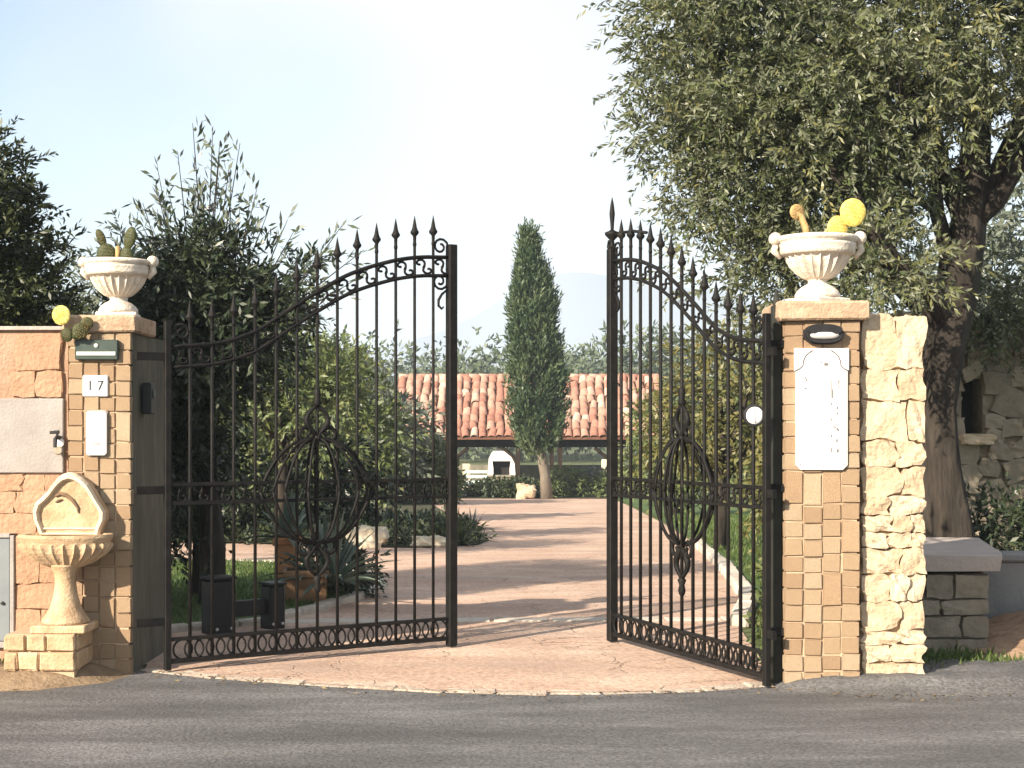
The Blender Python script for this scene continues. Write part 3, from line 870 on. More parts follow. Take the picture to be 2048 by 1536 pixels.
k = thing('prickly_pear', 'prickly pear with a bright yellow round pad in the right urn', 'cactus', (1.845, 9.0, 2.64), 0)
pad(k, (0.11, -0.03, 0.02), 0.065, 0.075, 4, 10, 'cactus_yellow', 0.014)
pad(k, (0.185, -0.05, 0.1), 0.083, 0.086, 12, 5, 'cactus_yellow', 0.014)
MB().tube([(-0.06, 0, 0.0), (-0.07, 0, 0.1), (-0.1, 0, 0.17), (-0.14, 0, 0.2)], [0.02, 0.022, 0.02, 0.012], 7).build('stem', 'cactus_tan', k, smooth=True)
pad(k, (-0.1, 0.01, 0.15), 0.05, 0.05, -30, 20, 'cactus_tan', 0.014)
MB().tube([(0.02, 0, 0), (0.05, 0, 0.07), (0.09, 0, 0.12)], [0.013, 0.014, 0.01], 7).build('stem', 'cactus_tan', k, smooth=True)

k = thing('prickly_pear', 'prickly pear with dark green pads standing in the left urn', 'cactus', (-2.51, 9.5, 2.56), 0)
pad(k, (-0.075, 0, 0.0), 0.062, 0.075, 0, 10, 'cactus_green')
pad(k, (-0.085, 0, 0.13), 0.028, 0.06, -24, 0, 'cactus_green', 0.014)
pad(k, (0.045, 0, 0.0), 0.045, 0.065, 5, -10, 'cactus_green')
pad(k, (0.055, 0, 0.11), 0.042, 0.075, 16, -14, 'cactus_green', 0.018)
MB().tube([(-0.005, 0, 0), (-0.003, 0, 0.13)], 0.016, 7).build('stem', 'cactus_tan', k, smooth=True)

k = thing('prickly_pear', 'prickly pear leaning over the left wall with one yellow pad', 'cactus', tuple(P(150, 668, 9.16)), 0)
MB().tube([(-0.06, 0.3, -0.1), (-0.05, 0.2, 0.03), (-0.02, 0.06, 0.02), (0, 0.0, -0.02)], [0.03, 0.026, 0.022, 0.016], 7).build('stem', 'cactus_green', k, smooth=True)
pad(k, (0.012, 0, -0.03), 0.05, 0.052, 22, 15, 'cactus_green', 0.016)
pad(k, (-0.035, 0.01, -0.045), 0.04, 0.045, -25, -10, 'cactus_green', 0.016)
pad(k, (-0.07, 0.0, 0.055), 0.06, 0.062, -14, -6, 'cactus_yellow', 0.015)
pad(k, (0.035, 0.02, 0.03), 0.04, 0.045, 40, 10, 'cactus_green', 0.014)

# ------------------------------------------------------------------ fittings on the pillars
def on(px, py, Y): return P(px, py, Y)
# right: oval lamp
yf = RP['yf']
p = on(1645, 669, yf)
l_ = thing('wall_lamp', 'oval black bulkhead lamp above the marble plaque', 'lamp', tuple(p))
def oval(w_, h_, n=28): return [(w_ * math.copysign(abs(math.cos(a)) ** 0.7, math.cos(a)), h_ * math.copysign(abs(math.sin(a)) ** 0.9, math.sin(a))) for a in (2 * math.pi * i / n for i in range(n))]
MB().prism(oval(0.117, 0.06), -0.035, 0.012).build('housing', 'black_metal', l_)
MB().prism(oval(0.108, 0.052), -0.062, -0.035).build('guard', 'black_metal', l_)
def dome(mbx, w_, h_, y0, d, n=28, rings=4):
    base = oval(1, 1, n)
    o = []
    for j in range(rings + 1):
        a = j / rings * math.pi / 2
        o += [(x * w_ * max(math.cos(a), .02), y0 - d * math.sin(a), z * h_ * max(math.cos(a), .02)) for x, z in base]
    fs = []
    for j in range(rings):
        fs += [(j * n + i, j * n + (i + 1) % n, (j + 1) * n + (i + 1) % n, (j + 1) * n + i) for i in range(n)]
    return mbx.add(o, fs)
dm = dome(MB(), 0.084, 0.024, -0.0625, 0.02)
dm.v = [(x, y, z - 0.008) for x, y, z in dm.v]
dm.build('glass', 'lamp_glass', l_, smooth=True)
MB().prism([(x * 1.02, z + 0.024) for x, z in oval(0.1, 0.028)], -0.076, -0.0625).build('hood', 'black_metal', l_)

# right: marble plaque
p = on(1642, 818, yf)
sx = yf / FPX
q = thing('marble_plaque', 'tall white marble name plaque on the right gate pillar', 'plaque', tuple(p))
hw, hh = 54 * sx, 121 * sx
MB().prism([(-hw, hh - 45 * sx), (-hw, hh), (hw, hh), (hw, hh - 45 * sx)][::-1], -0.022, 0.012).build('head', 'marble', q)
c = 9 * sx
e = hw - 3 * sx
MB().prism([(-e, -hh + c), (-e + c, -hh), (e - c, -hh), (e, -hh + c), (e, hh - 45.5 * sx), (-e, hh - 45.5 * sx)], -0.022, 0.012).build('body', 'marble', q)
arc = [(-53, 77), (-46, 79), (-38, 86), (-37, 95), (-33, 105), (-26, 112), (-18, 117)]
for sgn in (1, -1):
    MB().tube([(a * sx * sgn, -0.0225, b2 * sx) for a, b2 in arc], 0.0048, 5).build('outline', 'mid_ink', q)
marks = MB()
def tick(cx, cy, w_, h_): marks.box((cx - w_ / 2) * sx, (cx + w_ / 2) * sx, -0.0235, -0.021, (cy - h_ / 2) * sx, (cy + h_ / 2) * sx)
tick(9, 89, 9, 6); tick(-1, 93, 5, 2)
for (cx, cy, w_, h_) in ((20, 40, 2.4, 37), (22.5, 30, 1.4, 18), (34, 55, 3, 6), (33, 47, 1.5, 14), (19, 10, 2.5, 6), (31, 2, 4, 5), (31, -9, 4, 5), (20, -21, 3, 6), (25, -36, 7, 3), (31, -40, 5, 4), (33, -43, 4, 4), (19, -54, 3, 6), (30, -63, 4, 6), (19, -82, 2.5, 10), (32, -83, 4, 7), (30, -86, 2, 4),
                         (-32, 62, 3, 6), (-30, 57, 3, 4), (-32, 41, 4, 3.5), (-33, 8, 2, 4)):
    tick(cx, cy, w_, h_)
marks.build('lettering', 'mid_ink', q, kind='stuff')
for a, b2 in ((-44, -110), (44, -110), (-47, 112), (47, 112)):
    MB().lathe([(0.006, 0), (0.006, 0.004), (0.003, 0.006)], 8, Matrix.Translation((a * sx, -0.022, b2 * sx)) @ Matrix.Rotation(R(90), 4, 'X')).build('screw', 'lamp_glass', q)

# left: box lamp, number tile, intercom
yf = LP['yf']; sx = yf / FPX
p = on(196, 700, yf)
q = thing('wall_lamp', 'dark green box lamp with a pale strip above the house number', 'lamp', tuple(p))
MB().box(-43 * sx, 43 * sx, -0.04, 0.012, -20 * sx, 20 * sx, ch=0.006).build('housing', 'green_metal', q)
MB().box(-39 * sx, 39 * sx, -0.047, -0.0405, -12 * sx, -4 * sx, ch=0.002).build('diffuser', 'pale_strip', q)
MB().lathe([(0.014, 0), (0.013, 0.006), (0.006, 0.009)], 12, Matrix.Translation((0, -0.0405, 8 * sx)) @ Matrix.Rotation(R(90), 4, 'X')).build('emblem', 'pale_strip', q)


def text_mesh(body, size, m, ext=0.0015):
    cu = bpy.data.curves.new('digits', 'FONT')
    cu.body = body; cu.size = size; cu.extrude = ext; cu.align_x = 'CENTER'; cu.align_y = 'CENTER'; cu.resolution_u = 4
    o = bpy.data.objects.new('digits_source', cu)
    COL.objects.link(o)
    dg = bpy.context.evaluated_depsgraph_get(); dg.update()
    me = bpy.data.meshes.new_from_object(o.evaluated_get(dg))
    bpy.data.objects.remove(o)
    me.materials.clear(); me.materials.append(MATS[m])
    return me


p = on(192, 772, yf)
q = thing('house_number', 'white enamel house number tile reading 17 on the left pillar', 'number tile', tuple(p))
MB().box(-25 * sx, 25 * sx, -0.02, 0.012, -21 * sx, 21 * sx, ch=0.005).build('tile', 'white_enamel', q)
for ch, dx in (('1', -10), ('7', 10.5)):
    put('digit', text_mesh(ch, 0.088, 'ink'), q, loc=(dx * sx, -0.0222, 0), rot=(R(90), 0, 0))
p = on(195, 866, yf)
q = thing('intercom', 'tall white intercom panel below the house number', 'intercom', tuple(p))
MB().prism(oval(0, 0)[:0] or [(-20 * sx, -40 * sx), (-16 * sx, -44 * sx), (16 * sx, -44 * sx), (20 * sx, -40 * sx), (20 * sx, 40 * sx), (16 * sx, 44 * sx), (-16 * sx, 44 * sx), (-20 * sx, 40 * sx)], -0.03, 0.012).build('cover', 'white_enamel', q)
MB().prism([(-22 * sx, -42 * sx), (-18 * sx, -46.5 * sx), (18 * sx, -46.5 * sx), (22 * sx, -42 * sx), (22 * sx, 42 * sx), (18 * sx, 46.5 * sx), (-18 * sx, 46.5 * sx), (-22 * sx, 42 * sx)], -0.012, 0.012).build('frame', 'grey_stone', q)
MB().box(-7 * sx, 0, -0.0325, -0.0305, -22 * sx, -18 * sx).box(0.5 * sx, 8 * sx, -0.0325, -0.0305, -25 * sx, -19 * sx).build('badge', 'soft_ink', q)

# ------------------------------------------------------------------ the wrought iron gate
UPR = [(0, 2.04), (.15, 2.07), (.27, 2.145), (.335, 2.22), (.407, 2.315), (.5, 2.43), (.618, 2.56), (.765, 2.66), (.88, 2.705), (1, 2.72)]
def up_at(s):
    xs = [a for a, _ in UPR]
    for i in range(len(xs) - 1):
        if s <= xs[i + 1]:
            p0 = UPR[max(i - 1, 0)]; p1 = UPR[i]; p2 = UPR[i + 1]; p3 = UPR[min(i + 2, len(xs) - 1)]
            m1 = (p2[1] - p0[1]) / (p2[0] - p0[0]); m2 = (p3[1] - p1[1]) / (p3[0] - p1[0])
            h = p2[0] - p1[0]; t = (s - p1[0]) / h
            return (2 * t ** 3 - 3 * t * t + 1) * p1[1] + (t ** 3 - 2 * t * t + t) * h * m1 + (-2 * t ** 3 + 3 * t * t) * p2[1] + (t ** 3 - t * t) * h * m2
    return UPR[-1][1]


LL = 2.035
spear = MB().lathe([(0.0001, -0.1), (0.011, -0.1), (0.014, -0.085), (0.011, -0.07), (0.012, -0.03), (0.028, -0.012), (0.03, 0), (0.022, 0.012), (0.016, 0.03), (0.009, 0.07), (0.001, 0.11)], 10).mesh('spear', 'iron', True)


def spiral(cx, cz, r0, r1, a0, turns, n=14, sq=1.0):
    return [(cx + (r0 + (r1 - r0) * i / n) * math.cos(a0 + turns * 2 * math.pi * i / n), 0, cz + sq * (r0 + (r1 - r0) * i / n) * math.sin(a0 + turns * 2 * math.pi * i / n)) for i in range(n + 1)]


# S scroll filling a band of height 1 and pitch 1.15
sc = list(reversed(spiral(-0.2, 0.2, 0.3, 0.08, R(200), -0.85, 12))) + list(spiral(0.2, -0.2, 0.3, 0.08, R(20), -0.85, 12))
def scroll_mesh(h, wd, r):
    a = [(x * wd, y, z * h) for x, y, z in spiral(-0.18, 0.21, 0.26, 0.07, R(-60), 0.95, 14)]
    b2 = [(-x, y, -z) for x, y, z in a]
    return MB().tube(list(reversed(a)) + b2, r, 5).mesh('scroll', 'iron', True)
scroll_top = scroll_mesh(0.125, 0.17, 0.009)
scroll_mid = scroll_mesh(0.125, 0.15, 0.0085)
ring_me = MB().tube([(0.062 * math.cos(a), 0, 0.062 * math.sin(a)) for a in (2 * math.pi * i / 16 for i in range(17))], 0.007, 5, cap=False).mesh('ring', 'iron', True)


def gate_leaf(label, hinge, free, finial):
    hx, hy = hinge
    ang = math.atan2(free[1] - hy, free[0] - hx)
    g = thing('gate_leaf', label, 'gate', (hx, hy, 0.0), ang, 'the two leaves of the iron gate')
    b = lambda name, m_, sm=True, **kw: m_.build(name, 'iron', g, sm, **kw)
    b('hinge_stile', MB().box(-0.02, 0.02, -0.02, 0.02, 0.02, 2.2, ch=0.004), False)
    ep = b('end_post', MB().box(LL - 0.032, LL + 0.032, -0.032, 0.032, 0.02, 2.81, ch=0.006), False)
    for z0, z1, nm in ((0.06, 0.088, 'bottom_rail'), (0.2, 0.222, 'bottom_rail'), (1.05, 1.072, 'middle_rail'), (1.168, 1.19, 'middle_rail')):
        b(nm, MB().box(0.02, LL - 0.028, -0.014, 0.014, z0, z1), False)
    for z in (0.3, 1.12, 1.95):
        b('hinge_strap', MB().box(-0.2 if not finial else -0.09, -0.0205, -0.012, 0.012, z, z + 0.05), False)
    N = 40
    b('top_rail', MB().tube([(0.03 + (LL - 0.058) * i / N, 0, up_at(i / N)) for i in range(N + 1)], 0.014, 6))
    b('top_rail', MB().tube([(0.03 + (LL - 0.058) * i / N, 0, up_at(i / N) - 0.128) for i in range(N + 1)], 0.013, 6))
    nb = 13
    pitch = LL / (nb + 1)
    for i in range(1, nb + 1):
        u = pitch * i
        zt = up_at(u / LL) + 0.16
        br = b('bar', MB().tube([(0, 0, 0.074), (0, 0, zt)], 0.0115, 6), loc=(u, 0, 0))
        put('spear', spear, br, loc=(0, 0, zt + 0.02))
        if 0: pass
    # scrolls of the top band
    for i in range(nb + 1):
        u = pitch * (i + 0.5)
        s_ = u / LL
        sl = math.atan2(up_at(min(1, s_ + 0.03)) - up_at(max(0, s_ - 0.03)), LL * (min(1, s_ + .03) - max(0, s_ - .03)))
        put('scroll', scroll_top, g, loc=(u, 0, up_at(s_) - 0.064), rot=(0, -sl, 0), scale=(1, 1, max(0.8, math.cos(sl))))
    for i in range(nb + 1):
        u = pitch * (i + 0.5)
        if abs(u - LL / 2) > 0.36: put('scroll', scroll_mid, g, loc=(u, 0, 1.12))
    for i in range(27):
        u = 0.1 + (LL - 0.2) * i / 26
        put('ring', ring_me, g, loc=(u, (-1) ** i * 0.004, 0.144))
    # corner scrolls by the end post
    def cs(pts, r0): b('corner_scroll', MB().tube(pts, r0, 6))
    e = LL - 0.028
    cs(spiral(e - 0.06, 2.79, 0.062, 0.018, R(0), 1.25), 0.009)
    cs([(e - 0.015, 0, 2.52)] + spiral(e - 0.065, 2.55, 0.058, 0.016, R(-40), -1.25), 0.009)
    cs([(e - 0.002, 0, 2.5), (e - 0.05, 0, 2.46), (e - 0.075, 0, 2.42), (e - 0.075, 0, 2.38), (e - 0.05, 0, 2.36), (e - 0.035, 0, 2.375)], [0.006, 0.01, 0.011, 0.01, 0.009, 0.006])
    cs(spiral(0.03 + 0.06, 2.13, 0.06, 0.018, R(180), -1.25), 0.009)
    # basket medallion on the middle rails
    cu, cz = LL / 2, 1.12
    W2, H2 = 0.40, 0.345
    for side in (1, -1):
        for kx in (1.0, 0.84, 0.66, 0.47, 0.28, 0.09):
            for sgn in (1, -1):
                pts = []
                for j in range(15):
                    tt = j / 14
                    a = tt * math.pi / 2
                    wd = W2 * math.cos(a) ** 0.9 * (1 - 0.12 * math.sin(2 * a))
                    pts.append((cu + sgn * kx * wd, 0.11 * math.sqrt(max(0, 1 - kx * kx)) * math.cos(a) * (1 if int(kx * 100) % 2 else -1), cz + side * (0.0 + H2 * math.sin(a))))
                b('basket_rib', MB().tube(pts, 0.0095 if kx < 1 else 0.0125, 5))
    for side in (1, -1):
        z0 = cz + side * H2
        b('collar', MB().lathe([(0.001, -0.022), (0.022, -0.018), (0.026, 0), (0.022, 0.018), (0.001, 0.022)], 10, Matrix.Translation((cu, 0, z0))))
        for sgn in (1, -1):
            pts = [(cu, 0, z0)] + [(cu + sgn * 0.078 * math.sin(math.pi * t_), 0, z0 + side * (0.02 + 0.2 * t_)) for t_ in (0.1, 0.25, 0.4, 0.55, 0.7, 0.85, 1)]
            b('finial_strap', MB().tube(pts, [0.012, 0.015, 0.02, 0.022, 0.019, 0.016, 0.014, 0.013], 6))
            b('finial_curl', MB().tube([(cu, 0, z0 + side * 0.01)] + spiral(cu + sgn * 0.08, z0 + side * 0.035, 0.06, 0.018, R(-90 if side > 0 else 90), sgn * side * 0.9), 0.014, 6))
        b('finial_tip', MB().lathe([(0.016, 0), (0.03, 0.02), (0.018, 0.05), (0.026, 0.085), (0.02, 0.11), (0.001, 0.14)], 8, Matrix.Translation((cu, 0, z0 + side * 0.21)) @ Matrix.Diagonal((1, 1, side, 1))))
    if finial:
        put('spike', MB().lathe([(0.03, 0), (0.018, 0.03), (0.015, 0.06), (0.05, 0.095), (0.055, 0.115), (0.03, 0.125), (0.012, 0.135), (0.014, 0.18), (0.02, 0.25), (0.012, 0.32), (0.001, 0.37)], 10).mesh('spike', 'iron', True), ep, loc=(LL, 0, 2.81))
        b('corner_scroll', MB().tube([(e + 0.06, 0, 2.8), (e + 0.09, 0, 2.83), (e + 0.075, 0, 2.87), (e + 0.04, 0, 2.86)], 0.012, 6))
        b('crest_bar', MB().tube([(e, 0, 2.9), (e - 0.15, 0, 2.905), (e - 0.3, 0, 2.895), (e - 0.5, 0, 2.86)], 0.011, 6))
    return g


gate_leaf('iron gate leaf swung open beside the fountain pillar', (-2.148, 9.29), (-0.414, 10.37), False)
gate_leaf('iron gate leaf swung open by the plaque pillar, with tall spike on its end post', (1.49, 8.72), (0.713, 10.6), True)

# added jamb post with hinges; its dark metal stands in for shade
def jamb(label, x, y, w_):
    j = thing('added_jamb', label, 'post', (x, y, 0))
    MB().box(-w_, w_, -0.05, 0.05, -0.05, 2.26, ch=0.006).build('post', 'jamb_iron', j)
    MB().lathe([(w_ * 0.8, 2.26), (w_ * 0.9, 2.28), (0.012, 2.33), (0.001, 2.36)], 10).build('cap', 'jamb_iron', j)
    for z in (0.3, 1.15, 2.0):
        MB().box(-w_ - 0.03, w_ + 0.03, -0.062, -0.045, z, z + 0.05, ch=0.004).build('hinge', 'iron', j)
    return j


jamb('added dark iron jamb standing in for shade on the plaque pillar', 1.572, 8.86, 0.026)

# photocell on the inner face of the left pillar, round white reflector on the right
q = thing('photocell', 'black photocell box on the inner side of the left pillar', 'photocell', (-2.352, 9.52, 1.72))
MB().box(0, 0.06, -0.06, 0.06, -0.1, 0.1, ch=0.008).build('case', 'black_metal', q)
MB().lathe([(0.03, 0), (0.03, 0.006), (0.02, 0.01)], 12, Matrix.Translation((0.06, 0, 0.03)) @ Matrix.Rotation(R(90), 4, 'Y')).build('lens', 'green_metal', q)
p = P(1509, 831, 8.74)
q = thing('reflector_disc', 'round white disc in a black rim by the right gate hinge', 'disc', tuple(p))
RX = Matrix.Rotation(R(90), 4, 'X')
MB().lathe([(0.064, -0.02), (0.066, 0.0), (0.064, 0.012), (0.054, 0.014), (0.054, 0.006)], 24, RX).build('rim', 'black_metal', q)
MB().lathe([(0.053, 0.002), (0.05, 0.010), (0.03, 0.015), (0.001, 0.017)], 24, RX).build('disc', 'white_enamel', q, smooth=True)
MB().box(-0.003, 0.003, -0.019, -0.012, -0.04, 0.04).build('slot', 'soft_ink', q)
MB().box(-0.012, 0.012, 0.0195, 0.045, -0.02, 0.02).build('bracket', 'black_metal', q)

# ------------------------------------------------------------------ right-hand low wall, concrete wall, rubble house
t = thing('garden_wall', 'shaded low stone wall with a heavy pale coping slab beside the pier', 'wall', (2.9, 10.0, 0))
bodyp = [(-0.4, 0.0), (0.27, 0.0), (0.62, 1.5), (-0.4, 1.5)]
def vprism(mb, poly, z0, z1):
    n = len(poly)
    return mb.add([(x, y, z0) for x, y in poly] + [(x, y, z1) for x, y in poly], [tuple(range(n - 1, -1, -1)), tuple(range(n, 2 * n))] + [(i, (i + 1) % n, (i + 1) % n + n, i + n) for i in range(n)])
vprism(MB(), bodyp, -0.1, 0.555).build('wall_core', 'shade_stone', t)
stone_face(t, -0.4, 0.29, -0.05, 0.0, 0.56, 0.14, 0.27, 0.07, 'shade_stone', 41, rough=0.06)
sl = vprism(MB(), [(-0.43, -0.09), (0.1, -0.1), (0.36, -0.08), (0.44, 0.2), (0.72, 1.6), (-0.43, 1.6)], 0.57, 0.69)
rub(sl, 0.012, 5).build('coping_slab', 'slab_stone', t)
t = thing('concrete_wall', 'low grey concrete wall at the right edge behind the soil bank', 'wall', (4.2, 10.75, 0))
MB().box(-0.9, 1.6, 0, 0.25, -0.1, 0.57, ch=0.01).build('wall_body', 'concrete', t)
MB().box(-0.93, 1.63, -0.03, 0.28, 0.572, 0.63, ch=0.012).build('coping', 'concrete', t)
# soil bank
mb = MB()
nx, ny = 22, 8
for j in range(ny + 1):
    for i in range(nx + 1):
        x = 2.75 + 3.2 * i / nx; y = 9.25 + 1.45 * j / ny
        h = 0.32 * max(0, min(1, (x - 2.85) / 1.2)) * math.sin(min(1, (j + 0.2) / ny * 1.15) * math.pi * 0.5) + 0.012 * math.sin(13 * x + 7 * y) + 0.01 * math.sin(29 * x - 11 * y)
        mb.v.append((x, y, h + 0.006 if 0 < i < nx and j > 0 else -0.01))
for j in range(ny):
    for i in range(nx):
        a = j * (nx + 1) + i
        mb.f.append((a, a + 1, a + nx + 2, a + nx + 1))
mb.build('soil_bank', 'orange_soil', smooth=True, kind='structure')

t = thing('rubble_wall', 'old rubble stone wall with a dark slot opening behind the olive trunk', 'wall', (6.2, 14.5, gz(14.5)))
HX = lambda px: (px - 1024) / FPX * 14.5 - 6.2
HZ = lambda py: EYE - (py - HOR) / FPX * 14.5 - gz(14.5)
wx0, wx1, wz0, wz1 = HX(1926), HX(1969), HZ(868), HZ(757)
X0, X1, ZT = HX(1790), 2.6, HZ(650)
vb = MB()
vb.box(X0, wx0, 0.055, 0.5, -0.1, ZT).box(wx1, X1, 0.055, 0.5, -0.1, ZT).box(wx0, wx1, 0.055, 0.5, -0.1, wz0).box(wx0, wx1, 0.055, 0.5, wz1, ZT)
vb.build('wall', 'rubble_mortar', t)
MB().box(wx0, wx1, 0.4, 0.48, wz0, wz1).build('opening', 'black_hollow', t)  # near-black panel, the unlit depth of the slot put in as colour
r = random.Random(51)
cand = []
for k_ in range(5200):                       # dart throwing: uneven stones of mixed size
    s_ = r.choice((0.085, 0.1, 0.12, 0.15))
    x, z = r.uniform(X0, X1), r.uniform(0.2, ZT + 0.02)
    if wx0 - s_ * 0.75 < x < wx1 + s_ * 0.75 and wz0 - s_ * 0.6 < z < wz1 + s_ * 0.6: continue
    if all(((x - a) / 1.15) ** 2 + (z - b2) ** 2 > (0.86 * (s_ + q_)) ** 2 for a, b2, q_ in cand): cand.append((x, z, s_))
for x, z, s_ in cand[:290]:
    put('stone', stone_mesh(2.3 * s_ * r.uniform(0.9, 1.25), 0.14, 2.0 * s_ * r.uniform(0.8, 1.05), r.random(), 'grey_stone', 0.13, 2, 0.72), t, loc=(x, 0.05 + r.uniform(-.015, .015), z), rot=(0, r.uniform(-.5, .5), 0))
put('sill', stone_mesh(0.32, 0.22, 0.1, 3, 'rough_stone', 0.1), t, loc=((wx0 + wx1) / 2 + 0.02, -0.02, wz0 - 0.05))

# ------------------------------------------------------------------ portico house at the end of the drive
HY = 58.0
HG = gz(HY)
h = thing('portico_house', 'open portico with a red tiled roof at the end of the drive', 'house', (0.7, HY, HG))
xl, xr = -5.35, 5.35
ze, zr, run = 2.22, 4.66, 3.0
roof = MB()
roof.add([(xl, 0, ze), (xr, 0, ze), (xr, run, zr), (xl, run, zr), (xl, 2 * run, ze), (xr, 2 * run, ze),
          (xl, 0, ze - 0.1), (xr, 0, ze - 0.1), (xr, run, zr - 0.1), (xl, run, zr - 0.1), (xl, 2 * run, ze - 0.1), (xr, 2 * run, ze - 0.1)],
         [(0, 1, 2, 3), (3, 2, 5, 4), (7, 6, 9, 8), (8, 9, 10, 11), (0, 6, 7, 1), (4, 5, 11, 10), (1, 7, 8, 2), (2, 8, 11, 5), (0, 3, 9, 6), (3, 4, 10, 9)])
ro = roof.build('roof', 'roof_under', h)
slope = math.atan2(zr - ze, run)
Ls = math.hypot(run, zr - ze)
rows, cols = 9, 32
cw, rl = (xr - xl) / cols, Ls / rows
tm = MB()
for i in range(7):
    a = math.pi * i / 6
    tm.v += [(cw * 0.5 * math.cos(a), 0, 0.12 * math.sin(a)), (cw * 0.42 * math.cos(a), rl * 1.12, 0.095 * math.sin(a)), (cw * 0.42 * math.cos(a), 0, 0.085 * math.sin(a))]
for i in range(6):
    tm.f += [(3 * i, 3 * i + 3, 3 * i + 4, 3 * i + 1), (3 * i + 2, 3 * i + 5, 3 * i + 3, 3 * i)]
tile_me = tm.mesh('roof_tile', 'roof_tile', True)
r = random.Random(2)
for j in range(rows):
    for i in range(cols):
        put('roof_tile', tile_me, ro, loc=(xl + cw * (i + 0.5) + r.uniform(-.03, .03), (rl * j - 0.05) * math.cos(slope), ze + (rl * j - 0.05) * math.sin(slope) + 0.02 + r.uniform(0, .03)),
            rot=(slope + r.uniform(-.02, .12), r.uniform(-.1, .1), r.uniform(-.16, .16)), scale=(r.uniform(.85, 1.12), r.uniform(.85, 1.1), r.uniform(.8, 1.25)))
rdg = MB().tube([(0, 0, 0), (0.42, 0, 0.0)], [0.13, 0.115], 10).mesh('ridge_tile', 'roof_tile', True)
for i in range(26):
    put('ridge_tile', rdg, ro, loc=(xl + 0.02 + 0.41 * i, run, zr + 0.02))
MB().box(xl, xr, 0.5, 0.66, ze - 0.4, ze - 0.105).build('beam', 'dark_wood', h)
MB().box(xl, xr, 2 * run - 0.3, 2 * run - 0.1, ze - 0.4, ze - 0.105).build('beam', 'dark_wood', h)
hp = lambda px: (px - 1024) / FPX * HY - 0.7
for px in (800, 905, 1036, 1104, 1121, 1222, 1320):
    MB().box(hp(px) - 0.085, hp(px) + 0.085, 0.5, 0.66, 0, ze - 0.4).build('post', 'dark_wood', h)
for px, sg in ((1222, -1), (905, 1), (1036, -1), (1320, -1)):
    MB().tube([(hp(px), 0.58, ze - 1.15), (hp(px) + sg * 0.2, 0.58, ze - 0.75), (hp(px) + sg * 0.6, 0.58, ze - 0.42)], 0.07, 6).build('brace', 'dark_wood', h)
t = MB().box(hp(1211) - 0.16, hp(1211) + 0.13, -0.32, -0.02, 0, 1.35, ch=0.03)
rub(t, 0.02, 3).build('stone_pedestal', 'rock_pale', h)
rub(MB().box(hp(933) - 0.16, hp(933) + 0.16, -0.35, -0.05, 0, 1.2, ch=0.03), 0.02, 4).build('stone_pedestal', 'rock_pale', h)
MB().box(xl, xr, 2 * run + 0.1, 2 * run + 0.3, 0, 1.0).build('back_wall', 'moss_wall', h)
MB().box(xl, xr, 0.2, 2 * run, -0.1, 0.02).build('floor_slab', 'concrete', h)

q = thing('garden_oven', 'white domed garden oven with black mouth under the portico', 'oven', ((1003 - 1024) / FPX * 59, 59.0, HG + 0.02))
MB().box(-0.55, 0.5, -0.35, 0.6, 0, 0.62, ch=0.02).build('base', 'grey_stone', q)
MB().box(-0.58, 0.53, -0.4, 0.62, 0.622, 0.7, ch=0.01).build('hearth', 'shade_stone', q)
MB().prism([(-0.55, 0.7), (-0.32, 0.7), (-0.32, 0.95), (-0.36, 1.25), (0.36, 1.25), (0.32, 0.95), (0.32, 0.7), (0.55, 0.7), (0.5, 1.35), (0.38, 1.6), (0.18, 1.75), (-0.18, 1.75), (-0.38, 1.6), (-0.5, 1.35)], -0.3, 0.55).build('hood', 'oven_white', q)
MB().box(-0.36, 0.36, 0.1, 0.12, 0.7, 1.25).build('mouth', 'black_hollow', q)
MB().box(-0.14, 0.14, 0.0, 0.3, 1.75, 2.4).build('flue', 'oven_white', q)

q = thing('garden_bench', 'small pale blue slatted bench in front of the portico', 'bench', ((952 - 1024) / FPX * 54, 54, gz(54) + 0.04))
for z in (0.42, 0.62, 0.8):
    MB().box(-0.42, 0.4, 0.2, 0.23, z, z + 0.1).build('back_slat', 'pale_blue', q)
for y in (-0.2, -0.06, 0.08):
    MB().box(-0.42, 0.4, y, y + 0.1, 0.38, 0.41).build('seat_slat', 'pale_blue', q)
for x in (-0.4, 0.34):
    for y in (-0.18, 0.14):
        MB().box(x, x + 0.05, y, y + 0.05, 0, 0.38).build('leg', 'pale_blue', q)

# ------------------------------------------------------------------ trees
def rough_trunk(pts, rs, n=14, seed=1, lobes=5, amp=0.14):
    r = random.Random(seed)
    mb = MB().tube(pts, rs, n)
    ph = r.uniform(0, 6)
    for i in range(len(pts)):
        c = Vector(pts[i])
        for k_ in range(n):
            v = Vector(mb.v[i * n + k_])
            a = 2 * math.pi * k_ / n
            f_ = 1 + amp * math.sin(lobes * a + ph + 0.35 * i) + r.uniform(-0.05, 0.05)
            mb.v[i * n + k_] = tuple(c + (v - c) * f_)
    return mb


